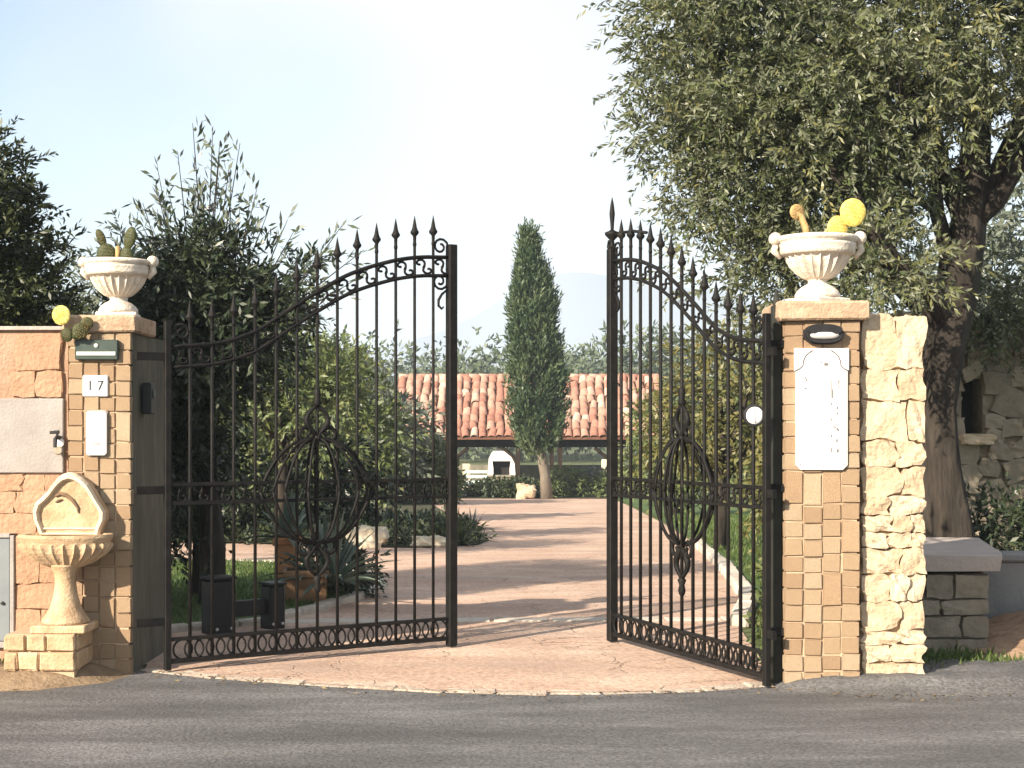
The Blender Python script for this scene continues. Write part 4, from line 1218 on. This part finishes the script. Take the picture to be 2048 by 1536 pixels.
# the big olive on the right
ox, oy = 3.6, 12.2
o = thing('olive_tree', 'large olive tree towering over the right gate pillar', 'tree', (ox, oy, 0))
tb = rough_trunk([(0.04, 0, -0.1), (0.02, 0, 0.25), (-0.02, 0, 0.7), (-0.08, 0, 1.2), (-0.11, 0, 1.7), (-0.06, 0, 2.15), (0.05, 0, 2.6), (0.13, 0.03, 3.1), (0.2, 0.05, 3.7), (0.25, 0.05, 4.5)], [0.34, 0.25, 0.19, 0.155, 0.14, 0.14, 0.14, 0.135, 0.12, 0.085], n=18, seed=3, amp=0.16)
limbs(tb, (0.0, 0, 2.35), [(-1.3, -0.2, 3.9), (-1.9, 0.3, 3.2), (-0.7, -0.7, 4.6)], 0.095, seed=4)
limbs(tb, (0.15, 0.05, 3.2), [(1.2, 0.2, 5.0), (-0.9, 0.4, 5.4), (0.5, -0.5, 5.6), (1.7, -0.2, 4.6)], 0.09, seed=6)
tb.build('trunk', 'bark', o, smooth=True)
OB = [(-1.1, 0, 4.0, .95, 1.0, .8), (-1.85, 0, 3.65, .65, .8, .65), (-0.5, -.4, 4.6, .9, .9, .7), (-1.65, .2, 4.5, .8, .9, .7), (-2.15, 0, 4.4, .5, .7, .6),
      (0.4, -.2, 4.9, 1.0, 1.0, .75), (1.4, 0, 4.9, .9, 1.0, .7), (-1.0, .2, 5.3, 1.1, 1.0, .8), (-1.6, 0, 3.0, .55, .7, .45),
      (-0.9, .1, 3.1, .55, .7, .55), (-.5, -.1, 3.75, .5, .7, .45), (0.6, .1, 5.7, 1.3, 1.0, .7), (-2.0, .1, 5.2, .6, .8, .55), (-1.0, .4, 2.75, .7, .6, .4),
      (-0.6, .5, 4.1, .8, .7, .7), (-2.35, 0, 3.95, .35, .5, .45), (-2.35, .1, 4.9, .4, .5, .6), (-.75, -.9, 2.75, .5, .4, .35), (-.7, .2, 2.35, .35, .4, .3), (.55, -.3, 4.15, .7, .6, .35)]
OB = [(x + (.14 if x < -1.5 else 0), y, z, rx, ry, rz_) for x, y, z, rx, ry, rz_ in OB]
clumped('crown', o, OB, 640, 15, 0.115, 0.3, 18, 0.074, 0.021, 'olive_leaf', droop=0.22)

# left tree behind the gate, loose shoots above, dense and dark below
q = thing('dark_shrub_tree', 'dark leafy tree behind the left pillar with long loose shoots on top', 'tree', (-2.55, 12.6, 0))
tb = rough_trunk([(0.0, 0, -0.1), (0.02, 0, 0.5), (-0.03, 0, 1.2), (0.0, 0, 2.0)], [0.12, 0.1, 0.085, 0.06], n=8, seed=5)
shoots = [(-0.15, 0, 4.12), (0.02, 0, 4.08), (0.25, 0, 3.95), (-0.45, 0, 3.75), (-0.3, .1, 3.9), (0.4, 0, 3.6), (0.65, 0, 3.3), (1.0, -.1, 3.05), (0.8, .1, 2.95), (-0.6, 0, 3.3), (0.15, .1, 3.75), (-0.05, -.1, 3.6), (0.5, -.1, 3.35), (-0.4, -.1, 3.45), (0.3, .2, 3.5), (-0.75, 0.1, 3.0), (0.95, 0.1, 2.75), (0.1, -0.1, 3.95), (1.3, 0, 3.05), (1.12, .05, 3.28), (1.25, -.05, 2.8)]
r = random.Random(31)
shoots += [(r.uniform(-.75, .8), r.uniform(-.2, .2), 0) for _ in range(14)]
shoots = [(x, y, z or 3.95 - 0.75 * abs(x) - r.uniform(0, .35)) for x, y, z in shoots]
sh = []
for s in shoots:
    a = Vector((s[0] * 0.3, s[1], 2.3)); e = Vector(s)
    tb.tube([a, a.lerp(e, 0.5) + Vector((r.uniform(-.05, .05), 0, 0)), e], [0.012, 0.008, 0.003], 4)
    k_ = 13
    for i in range(k_):
        t_ = 0.32 + 0.68 * i / k_
        sh.append((a.lerp(e, t_), (e - a).normalized()))
tb.build('trunk', 'bark', q, smooth=True)
bs = np.array([p[0][:] for p in sh]); ds = nrm(np.array([p[1][:] for p in sh]) + RNG.normal(size=(len(sh), 3)) * 0.55)
put('shoots', leaf_mesh('shoots', *twigs(bs, ds, np.full(len(bs), 0.16), 3, 0.105, 0.028, 0.1, 0.5), 'shoot_leaf'), q, kind='stuff')
clumped('crown', q, [(-.05, 0, 2.55, .55, .6, .42), (-.2, 0, 2.2, .5, .6, .5), (.2, 0, 2.4, .42, .5, .45), (-.25, 0, 1.75, .45, .5, .45), (0.7, 0, 2.75, .3, .3, .2), (0, 0, 2.9, .35, .4, .25), (-.35, 0, 1.25, .4, .5, .5)], 190, 12, 0.1, 0.3, 14, 0.09, 0.026, 'dark_leaf', droop=0.3)

q = thing('clipped_hedge', 'dense dark hedge behind the hinge side of the left gate', 'hedge', (-3.3, 13.2, 0))
MB().tube([(0, 0, -0.1), (0.02, 0, 1.0)], [0.06, 0.04], 7).tube([(.5, 0, -0.1), (.5, 0.05, 0.9)], [0.05, 0.03], 7).tube([(-.5, 0, -0.1), (-.5, 0.05, 0.9)], [0.05, 0.03], 7).build('stems', 'bark', q)
crown('foliage', q, [(-.7, 0, 1.4, .7, .5, .7), (0, 0, 1.35, .7, .5, .7), (.35, 0, 1.25, .4, .4, .6), (-.7, 0, .7, .7, .45, .5), (0.1, 0, .75, .6, .45, .45)], 1500, 0.22, 12, 0.07, 0.03, 'dark_leaf', droop=0.2, shell=0.35)

# tall dark conifer at the left edge
q = thing('dark_conifer', 'tall dark evergreen behind the left wall at the picture edge', 'tree', (-4.45, 11.2, 0))
rough_trunk([(0, 0, -0.1), (0, 0, 2), (-0.1, 0, 3.6)], [0.2, 0.14, 0.04], n=9, seed=8).build('trunk', 'bark', q, smooth=True)
crown('crown', q, [(0, 0, 1.9, 1.25, 1.1, .7), (0, 0, 2.6, 1.1, 1.0, .7), (-.1, 0, 3.3, .95, .9, .6), (-.35, 0, 3.55, .7, .7, .4), (.6, .1, 2.3, .55, .6, .5), (.75, 0, 1.7, .6, .6, .4), (-.7, 0, 3.3, .9, .8, .7), (-1.1, 0, 4.1, .7, .7, .7), (.2, 0, 3.0, .7, .7, .7)], 6800, 0.28, 16, 0.07, 0.024, 'conifer_leaf', droop=0.1, up=0.25, shell=0.3)

q = thing('grey_olive', 'pale grey green olive seen between the left urn and the evergreen', 'tree', (-4.6, 17.5, gz(17.5)))
tb = rough_trunk([(0, 0, -0.1), (0.05, 0, 1.2), (0, 0, 2.2)], [0.16, 0.12, 0.08], n=8, seed=18)
limbs(tb, (0, 0, 1.8), [(-.6, 0, 3), (.5, 0, 3.1), (0, .3, 3.4)], 0.05, seed=2)
tb.build('trunk', 'bark', q, smooth=True)
crown('crown', q, [(0, 0, 2.9, .9, .8, .8), (-.6, 0, 2.4, .7, .7, .7), (.6, 0, 2.5, .6, .7, .6), (.1, 0, 3.5, .5, .5, .5)], 700, 0.45, 12, 0.12, 0.03, 'grey_leaf', shell=0.3)


def tree(name, label, cat, px, Y, top, blobs, n, leaf, ll, lw, tl=0.5, lpt=10, tr=0.12, group=None, bark='bark', up=0.1, shell=0.35):
    x = (px - 1024) / FPX * Y
    o = thing(name, label, cat, (x, Y, gz(Y)), 0, group)
    zs_ = [b2[2] for b2 in blobs]
    tb = rough_trunk([(0, 0, -0.15), (0.03, 0, min(zs_) * 0.6), (-0.02, 0, sum(zs_) / len(zs_))], [tr, tr * 0.75, tr * 0.45], n=8, seed=int(px))
    limbs(tb, (0, 0, min(zs_) * 0.6), [b2[:3] for b2 in blobs[:6]], tr * 0.45, n=5, seed=int(px) + 1)
    tb.build('trunk', bark, o, smooth=True)
    crown('crown', o, blobs, n, tl, lpt, ll, lw, leaf, up=up, shell=shell)
    return o


# middle distance, left
tree('olive_tree', 'light green young tree seen through the left gate top', 'tree', 560, 22, 0, [(0, 0, 2.7, .8, .7, .9), (-.5, 0, 2.1, .7, .7, .7), (.55, 0, 2.0, .7, .7, .8), (.1, 0, 3.2, .45, .5, .5), (.9, 0, 2.6, .35, .4, .3)], 560, 'light_leaf', 0.14, 0.045)
tree('olive_tree', 'loose light green tree standing left of the iron end post', 'tree', 668, 30, 0, [(0, 0, 2.4, .9, .9, .9), (-.9, 0, 2.2, .9, .8, .9), (.7, 0, 1.8, .7, .8, .7), (.1, 0, 3.2, .5, .6, .5), (0, 0, 1.3, 1.1, .8, .8)], 620, 'light_leaf', 0.2, 0.07)
tree('olive_tree', 'dark rounded bush tree in the bed behind the left medallion', 'tree', 600, 25, 0, [(0, 0, 1.3, .9, .8, .8), (-.8, 0, 1.0, .8, .8, .7), (.7, 0, 1.0, .7, .7, .7), (-1.5, 0, 1.2, .7, .7, .9)], 1100, 'dark_leaf', 0.16, 0.06, tl=.4)
tree('olive_tree', 'broad grey green tree far back behind the left gate bars', 'tree', 640, 42, 0, [(0, 0, 2.8, 1.8, 1.2, 1.3), (-1.8, 0, 2.6, 1.4, 1.2, 1.2), (1.7, 0, 2.2, 1.4, 1.2, 1.1), (0, 0, 1.2, 2.2, 1.2, 1.0)], 1100, 'grey_leaf', 0.3, 0.1, tl=.7)
tree('garden_bush', 'green bush left of the portico, close to the iron end post', 'bush', 850, 44, 0, [(0, 0, 1.1, .75, .7, .9), (-.6, 0, .9, .7, .7, .7), (.5, 0, .8, .5, .6, .7), (-1.1, 0, .8, .6, .6, .7), (-.1, 0, 1.7, .45, .4, .4)], 1000, 'light_leaf', 0.17, 0.06, tl=.35)
tree('garden_bush', 'olive coloured bush at the left end of the portico roof', 'bush', 780, 50, 0, [(0, 0, 1.3, .8, .8, .9), (-.8, 0, 1.2, .8, .8, .9), (.6, 0, .9, .7, .8, .7), (-.3, 0, 2.1, .4, .5, .4)], 700, 'yellow_leaf', 0.22, 0.08, tl=.45)
tree('garden_bush', 'low dark bush at the left end of the long bed', 'bush', 470, 23.5, 0, [(0, 0, .9, .9, .7, .8), (-.9, 0, .8, .9, .7, .7), (.8, 0, .6, .6, .6, .5)], 900, 'dark_leaf', 0.14, 0.05, tl=.35)

# cypress in front of the portico
CY = 50.0
q = thing('cypress_tree', 'slender column of a cypress in front of the portico', 'tree', ((1078 - 1024) / FPX * CY, CY, gz(CY)))
rough_trunk([(0.25, 0, -0.1), (0.2, 0, 0.8), (0.02, 0, 1.8), (-0.12, 0, 3.0), (-0.2, 0, 7.5)], [0.22, 0.17, 0.15, 0.12, 0.03], n=9, seed=6).build('trunk', 'pale_bark', q, smooth=True)
nc = 500                                     # upright tufts round the column
zc = RNG.random(nc) ** 0.9
prof = np.interp(zc, [0, .04, .12, .3, .6, .8, .9, 1], [.35, .66, .82, .86, .76, .46, .2, .02])
th = RNG.random(nc) * 2 * math.pi
rr = prof * RNG.uniform(.5, 1.02, nc) * (1 + .16 * (RNG.random(nc) > .88))
ctr = np.stack([rr * np.cos(th) - 0.02 - 0.34 * zc ** 1.5, rr * np.sin(th), 1.55 + 7.1 * zc], 1)
k_ = 13
cidx = np.repeat(np.arange(nc), k_)
bp = ctr[cidx] + RNG.normal(size=(nc * k_, 3)) * np.array([.085, .085, .19])
od = np.stack([np.cos(th), np.sin(th), np.zeros(nc)], 1)[cidx]
bd = nrm(od * .35 + np.array([0, 0, 1.0]) + RNG.normal(size=bp.shape) * 0.22)
lf = twigs(bp, bd, RNG.uniform(.2, .5, len(bp)), 6, 0.2, 0.055, 0.0, 0.5)
lf = lf[:5] + (np.clip(np.repeat(RNG.random(nc)[cidx], 6) * .7 + lf[5] * .3, 0, 1),)
put('crown', leaf_mesh('crown', *lf, 'cypress_leaf'), q, kind='stuff')

# right of the drive
tree('olive_tree', 'yellowish olive behind the upper right gate bars', 'tree', 1440, 21, 0, [(0, 0, 2.4, .7, .7, .7), (-.5, 0, 1.8, .5, .6, .55), (.6, 0, 2.0, .6, .7, .7), (0.3, 0, 1.45, .5, .6, .4), (.5, 0, 2.9, .5, .5, .45)], 520, 'yellow_leaf', 0.13, 0.045)
tree('olive_tree', 'green shrub tree right of the portico behind the right gate', 'tree', 1350, 34, 0, [(0, 0, 1.9, .9, .8, .9), (-.6, 0, 1.2, .6, .7, .7), (.8, 0, 1.6, .7, .8, .9), (.2, 0, 1.0, .8, .8, .7)], 650, 'light_leaf', 0.18, 0.06)
tree('garden_bush', 'tawny bush growing close behind the plaque pillar', 'bush', 1590, 16.5, 0, [(0, 0, 1.2, .35, .5, .6), (-.2, 0, .8, .25, .4, .4), (.4, 0, 1.3, .45, .5, .7), (0, 0, 1.8, .35, .4, .4)], 480, 'yellow_leaf', 0.1, 0.035, tl=.35)
tree('olive_tree', 'pale blue green tree rising beyond the rubble wall', 'tree', 2010, 24, 0, [(0, 0, 4.0, 1.3, 1, 1.1), (-.5, 0, 3.0, .9, .8, .8), (1.0, 0, 3.2, 1.0, .9, 1.0), (.2, 0, 5.2, 1.0, .8, .8)], 1000, 'grey_leaf', 0.17, 0.055)
tree('olive_tree', 'broad olive closing the view behind the plaque pillar', 'tree', 1640, 27, 0, [(0, 0, 2.6, 1.3, 1, 1.1), (-1.1, 0, 2.0, .9, .8, .9), (1.2, 0, 2.4, 1.1, .9, 1.0), (0, 0, 1.2, 1.6, .9, .8)], 1200, 'light_leaf', 0.18, 0.06)
tree('garden_bush', 'dark low hedge bush above the concrete wall at the right edge', 'bush', 2010, 12.6, 0, [(0, 0, .55, .45, .4, .42), (.6, 0, .6, .5, .4, .45), (-.35, 0, .4, .3, .3, .3)], 700, 'dark_leaf', 0.08, 0.03, tl=.25, tr=0.04)

q = thing('climbing_plant', 'olive green climber spilling over the top of the rubble wall', 'climber', (5.35, 14.35, 2.5))
MB().tube([(0, 0.02, -2.5), (0.05, 0, -1.0), (-.1, 0, 0)], [.03, .025, .015], 6).build('stem', 'bark', q)
clumped('foliage', q, [(-.5, 0, .1, .5, .2, .3), (.3, 0, .15, .6, .2, .4), (-.9, 0, .3, .4, .2, .3), (.9, 0, .1, .5, .2, .5)], 90, 10, .09, .25, 10, .08, .028, 'olive_leaf', droop=.5)
# planting before the portico
for px, Y, sx_, lab, lf in ((880, 52.5, .8, 'low green shrub left of the pale blue bench', 'light_leaf'), (985, 51.5, .7, 'dark low shrub in front of the white oven', 'cover_leaf'),
                            (1042, 51, .6, 'dark low shrub at the left of the cypress foot', 'cover_leaf'), (1130, 51.5, .8, 'fresh green shrub right of the cypress trunk', 'light_leaf'),
                            (1180, 52, .8, 'grey green shrub before the right portico posts', 'grey_leaf'), (1240, 51.5, .8, 'green shrub behind the right gate end post', 'light_leaf')):
    hgt = .35 if lf == 'cover_leaf' else .55
    tree('garden_shrub', lab, 'shrub', px, Y, 0, [(0, 0, hgt, sx_, .5, hgt * .8), (sx_ * .6, 0, hgt * .8, sx_ * .6, .4, hgt * .6), (-sx_ * .6, 0, hgt * .7, sx_ * .6, .4, hgt * .6)], 380, lf, 0.16, 0.055, tl=.3, lpt=8, tr=.03)
q = thing('ochre_rock', 'ochre boulder at the foot of the cypress', 'rock', ((1052 - 1024) / FPX * 50, 50, gz(50) + 0.25))
put('boulder', stone_mesh(.6, .45, .5, 5, 'rough_stone', 0.2, 4, 0.45), q)

# island bed: ground cover, pale rocks, spiky plants
n = 2600
bx_ = RNG.uniform(-6, -0.45, n); by_ = RNG.uniform(21.6, 30, n)
ok = (by_ > 21.7 + 0.25 * np.maximum(0, -2 - bx_)) & (bx_ < np.interp(by_, [21.4, 22.2, 23.5, 25, 27.5, 31], [-1.2, -.6, -.45, -.7, -1.1, -1.3]))
base = np.stack([bx_, by_, [gz(a) + 0.02 for a in by_]], 1)[ok]
base[:, 2] += RNG.uniform(0, .22, len(base)) * (0.6 + 0.4 * np.sin(base[:, 0] * 2.1) * np.sin(base[:, 1] * 1.7))
dd = nrm(RNG.normal(size=base.shape) * 0.8 + np.array([0, 0, .8]))
put('ground_cover', leaf_mesh('ground_cover', *twigs(base, dd, RNG.uniform(.15, .4, len(base)), 9, 0.11, 0.04, 0.3, 0.8), 'cover_leaf'), None, label='dark leafy ground cover in the island bed', cat='ground cover', kind='stuff')
for i, (px, py, Y, s_, lab) in enumerate(((740, 1052, 21.9, (.5, .4, .34), 'largest pale rock at the left end of the island bed'), (850, 1058, 21.9, (.34, .3, .2), 'small pale rock in the middle of the bed edge'), (882, 1058, 21.9, (.26, .25, .2), 'small pale rock beside the iron end post'), (655, 1062, 22, (.22, .25, .15), 'low pale rock left of the large rock'))):
    p = P(px, py, Y)
    q = thing('garden_rock', lab, 'rock', (p.x, Y - 0.25, gz(Y) + s_[2] * 0.36), 0, 'pale rocks along the island bed')
    put('boulder', stone_mesh(*s_, i + 3, 'rock_pale', 0.2, 4, 0.45), q)


def spiky(label, x, y, z, n, ln, wd, m='agave_leaf', cat='plant', name='spiky_plant', flat=0.35, group=None, seed=1, bend=0.35):
    """rosette of long pointed leaves, each a folded tapering blade"""
    o = thing(name, label, cat, (x, y, z), 0, group)
    r = random.Random(seed)
    for i in range(n):
        az = 2 * math.pi * (i * 0.382 + r.uniform(-.03, .03))
        el = R(r.uniform(15, 85)) if flat > 0.3 else R(r.uniform(35, 88))
        L = ln * r.uniform(.75, 1.1)
        vs, fs = [], []
        for j in range(6):
            t_ = j / 5
            hz_ = L * math.cos(el) * t_
            vz = L * math.sin(el) * t_ - bend * L * t_ * t_ * math.cos(el)
            w_ = wd * (0.55 + 1.2 * t_ - 1.72 * t_ * t_) + 0.001
            fold = w_ * 0.35
            vs += [(hz_, -w_ / 2, vz + fold), (hz_, 0, vz), (hz_, w_ / 2, vz + fold)]
        for j in range(5):
            a = 3 * j
            fs += [(a, a + 3, a + 4, a + 1), (a + 1, a + 4, a + 5, a + 2)]
        mb_ = MB().add(vs, fs, Matrix.Rotation(az, 4, 'Z'))
        me = mb_.mesh('leaf', m, False)
        at = me.attributes.new('rnd', 'FLOAT', 'FACE')
        at.data.foreach_set('value', [r.random()] * 1 * 0 or [min(1, max(0, (i / n) * 0.6 + r.uniform(0, .4)))] * len(me.polygons))
        put('leaf', me, o)
    return o


for px, py, Y, ln, lab in ((925, 1062, 22.0, .55, 'spiky plant at the front tip of the island bed'), (905, 1040, 24, .6, 'spiky plant behind the bed tip'), (830, 1035, 24.5, .55, 'spiky plant in the middle of the island bed'), (780, 1035, 25.5, .5, 'spiky plant behind the largest pale rock'),
                           (945, 1030, 26, .5, 'spiky plant farthest back along the drive edge')):
    spiky(lab, (px - 1024) / FPX * Y, Y, gz(Y) + 0.02, 26, ln, .05, 'cover_leaf' if py > 1036 else 'agave_leaf', group='spiky plants of the island bed', seed=px)

# pots and agaves at the end of the lawn
q = thing('terracotta_pot', 'tall square terracotta pot on the lawn behind the left gate', 'pot', ((577 - 1024) / FPX * 14.6, 14.6, gz(14.6) + 0.04))
def taper(w0, w1, h_, mb_=None):
    return (mb_ or MB()).add([(-w0, -w0, 0), (w0, -w0, 0), (w0, w0, 0), (-w0, w0, 0), (-w1, -w1, h_), (w1, -w1, h_), (w1, w1, h_), (-w1, w1, h_), (-w1 + .03, -w1 + .03, h_), (w1 - .03, -w1 + .03, h_), (w1 - .03, w1 - .03, h_), (-w1 + .03, w1 - .03, h_), (-w1 + .03, -w1 + .03, h_ - .05), (w1 - .03, -w1 + .03, h_ - .05), (w1 - .03, w1 - .03, h_ - .05), (-w1 + .03, w1 - .03, h_ - .05)],
                             [(3, 2, 1, 0)] + [(i, (i + 1) % 4, (i + 1) % 4 + 4, i + 4) for i in range(4)] + [(i + 4, (i + 1) % 4 + 4, (i + 1) % 4 + 8, i + 8) for i in range(4)] + [(i + 8, (i + 1) % 4 + 8, (i + 1) % 4 + 12, i + 12) for i in range(4)] + [(12, 13, 14, 15)])
taper(0.09, 0.12, 0.46).build('body', 'terracotta', q)
MB().box(-.135, .135, -.135, -.1, .4, .47, ch=.008).box(-.135, .135, .1, .135, .4, .47, ch=.008).box(-.135, -.1, -.0995, .0995, .4, .47, ch=.008).box(.1, .135, -.0995, .0995, .4, .47, ch=.008).build('rim', 'terracotta', q)
spiky('grey green agave growing in the tall terracotta pot', q.location.x, 14.6, q.location.z + 0.43, 26, .55, .075, name='agave', flat=.5, seed=3)
px_ = (612 - 1024) / FPX * 13.0
q = thing('planter_box', 'brown planter box at the corner of the lawn behind the left gate', 'planter', (px_, 13.0, 0.04), R(8))
taper(0.17, 0.185, 0.26).build('body', 'planter_box', q)
MB().box(-.2, .2, -.2, -.165, .215, .275, ch=.008).box(-.2, .2, .165, .2, .215, .275, ch=.008).box(-.2, -.165, -.1645, .1645, .215, .275, ch=.008).box(.165, .2, -.1645, .1645, .215, .275, ch=.008).build('rim', 'planter_box', q)
spiky('bushy blue green agave beside the brown planter box', (662 - 1024) / FPX * 13.0, 13.0, 0.16, 58, .72, .08, name='agave', flat=.5, seed=8)
spiky('small agave filling the brown planter box', px_ + .02, 13.0, 0.25, 22, .42, .05, name='agave', flat=.5, seed=12)
tree('garden_shrub', 'rounded green shrub below the agaves at the lawn edge', 'shrub', 690, 13.6, 0, [(0, 0, .22, .28, .25, .2), (-.2, 0, .3, .22, .2, .2)], 220, 'dark_leaf', .07, .03, tl=.2, lpt=8, tr=.03)

# low black barrier behind the left leaf
q = thing('low_barrier', 'low black barrier of two squat posts behind the left gate', 'barrier', (-2.0, 11.25, 0.0), math.atan2(.3, .37))
MB().box(-.34, -.14, -.09, .09, -.05, .41, ch=.015).build('post', 'black_metal', q)
MB().box(.15, .29, -.08, .08, -.05, .34, ch=.015).build('post', 'black_metal', q)
MB().box(-.138, .148, -.03, .03, .12, .24, ch=.006).build('rail', 'black_metal', q)
MB().box(-.348, -.132, -.098, .098, .4125, .435, ch=.006).build('lid', 'black_metal', q)
MB().box(.143, .297, -.088, .088, .3425, .362, ch=.006).build('lid', 'black_metal', q)
for x_, z_ in ((-.3, .05), (-.18, .05), (.18, .05), (.26, .05)):
    MB().lathe([(.012, 0), (.012, .008), (.006, .011)], 8, Matrix.Translation((x_, -.09 if x_ < 0 else -.08, z_)) @ Matrix.Rotation(R(90), 4, 'X')).build('bolt', 'lamp_glass', q)

# grass on the lawns, tufts by the walls
def grass(name, label, x, y, hgt, m='grass_blade', zf=0.05):
    n = len(x)
    b_ = np.stack([x, y, np.array([gz(v) for v in y]) + zf], 1)
    d_ = nrm(np.stack([RNG.normal(0, .35, n), RNG.normal(0, .35, n), np.ones(n)], 1))
    s_ = nrm(np.cross(d_, RNG.normal(size=(n, 3))))
    put(name, leaf_mesh(name, b_, d_, s_, hgt * RNG.uniform(.5, 1.2, n), np.full(n, hgt * .16) + 0.002, RNG.random(n), m), None, label=label, cat='grass', kind='stuff')


n = 26000
gx = RNG.uniform(-5.5, -1.35, n); gy = RNG.uniform(11.0, 18.2, n)
lim = np.interp(gy, [11, 11.5, 12.2, 13.2, 14.3, 15.6, 17, 17.9, 18.3], [-2.85, -2.2, -1.85, -1.55, -1.4, -1.5, -2.0, -3.0, -4.6])
ok = gx < lim
grass('grass', 'short green grass of the lawn behind the left gate', gx[ok], gy[ok], .05)
n = 30000
gx = RNG.uniform(1.7, 6.5, n); gy = RNG.uniform(9.5, 34, n)
lim = np.interp(gy, [9.4, 11.5, 13.3, 17, 22, 30, 42], [1.72, 1.93, 2.3, 2.63, 2.93, 3.24, 3.5])
ok = (gx > lim) & ~((gx < 2.6) & (gy < 9.9)) & ~((gx > 2.4) & (gx < 6) & (gy < 12))
grass('grass', 'grass of the bank right of the drive behind the right gate', gx[ok], gy[ok], .09, zf=0.02)
# weeds at the foot of pier and low wall
wx_, wy_ = [], []
for cx, cy, sx_, sy_, k_ in ((2.16, 9.04, .05, .03, 110), (2.62, 9.35, .1, .12, 420), (2.85, 9.55, .14, .12, 420), (3.2, 9.35, .3, .05, 260), (2.3, 9.03, .12, .02, 60), (1.56, 9.0, .02, .05, 60)):
    wx_.append(RNG.normal(cx, sx_, k_)); wy_.append(RNG.normal(cy, sy_, k_))
grass('weeds', 'tufts of weeds at the foot of the stone pier and low wall', np.concatenate(wx_), np.concatenate(wy_), .075, zf=0.04)
wx_ = RNG.uniform(-4.5, -2.9, 300); wy_ = RNG.normal(9.2, .04, 300)
grass('weeds', 'sparse weeds along the foot of the left wall', wx_, wy_, .06, zf=0.07)
n = 420
t_ = RNG.random(n)
lx = RNG.uniform(-4, 4, n); ly = np.interp(lx, [-4, -2.9, -2.32, -1.11, 0, .85, 1.5, 2.2, 4], [8.6, 8.65, 9.3, 8.75, 8.48, 8.55, 8.7, 8.42, 8.9]) - np.abs(RNG.normal(0, .12, n)) + .03
lb = np.stack([lx, ly, np.full(n, .016)], 1)
ld = nrm(np.stack([RNG.normal(size=n), RNG.normal(size=n), RNG.normal(0, .12, n)], 1))
put('fallen_leaves', leaf_mesh('fallen_leaves', lb, ld, nrm(np.cross(ld, np.array([0, 0, 1.0]) + RNG.normal(size=(n, 3)) * .25)), RNG.uniform(.02, .055, n), RNG.uniform(.007, .016, n), RNG.random(n), 'litter'), None, label='dry leaves and grit gathered along the edge of the paving', cat='leaves', kind='stuff')
# climber at the foot of the right jamb
tree('garden_shrub', 'leafy plant at the foot of the right gate jamb', 'shrub', 1553, 9.25, 0, [(0, 0, .25, .05, .12, .22), (0, .1, .5, .06, .15, .25)], 90, 'light_leaf', .06, .03, tl=.15, lpt=7, tr=.01)

# far trees on the slope beyond the house: one mass
fb, fd = [], []
r = random.Random(77)
for i in range(110):
    x = -34 + 68 * (i + r.random()) / 110; y = r.uniform(120, 165); s_ = r.uniform(3.0, 4.9)
    for k_ in range(150):
        u = Vector((r.gauss(0, 1), r.gauss(0, 1), r.gauss(0, 1))).normalized() * r.uniform(.6, 1)
        fb.append((x + u.x * s_ * 1.3, y + u.y * s_, -0.9 + s_ * 1.35 + u.z * s_ * 1.1)); fd.append(u[:])
fb = np.array(fb); fd = nrm(np.array(fd) + RNG.normal(size=fb.shape) * .5)
put('distant_trees', leaf_mesh('distant_trees', *twigs(fb, fd, RNG.uniform(.5, 1.2, len(fb)), 5, .7, .28, .2, .9), 'far_leaf'), None, label='hazy line of trees beyond the portico roof', cat='trees', kind='stuff')

# ------------------------------------------------------------------ haze
hz_m = bpy.data.materials.new('haze')
hz_m.use_nodes = True
n_, l2 = hz_m.node_tree.nodes, hz_m.node_tree.links
n_.clear()
pv = n_.new('ShaderNodeVolumePrincipled')
pv.inputs['Color'].default_value = (0.72, 0.86, 1.0, 1)
pv.inputs['Density'].default_value = 0.0007
pv.inputs['Anisotropy'].default_value = 0.0
om = n_.new('ShaderNodeOutputMaterial')
l2.new(pv.outputs[0], om.inputs['Volume'])
MATS['haze'] = hz_m
MB().box(-4500, 4500, -500, 6500, -8, 172).build('haze', 'haze', kind='stuff')
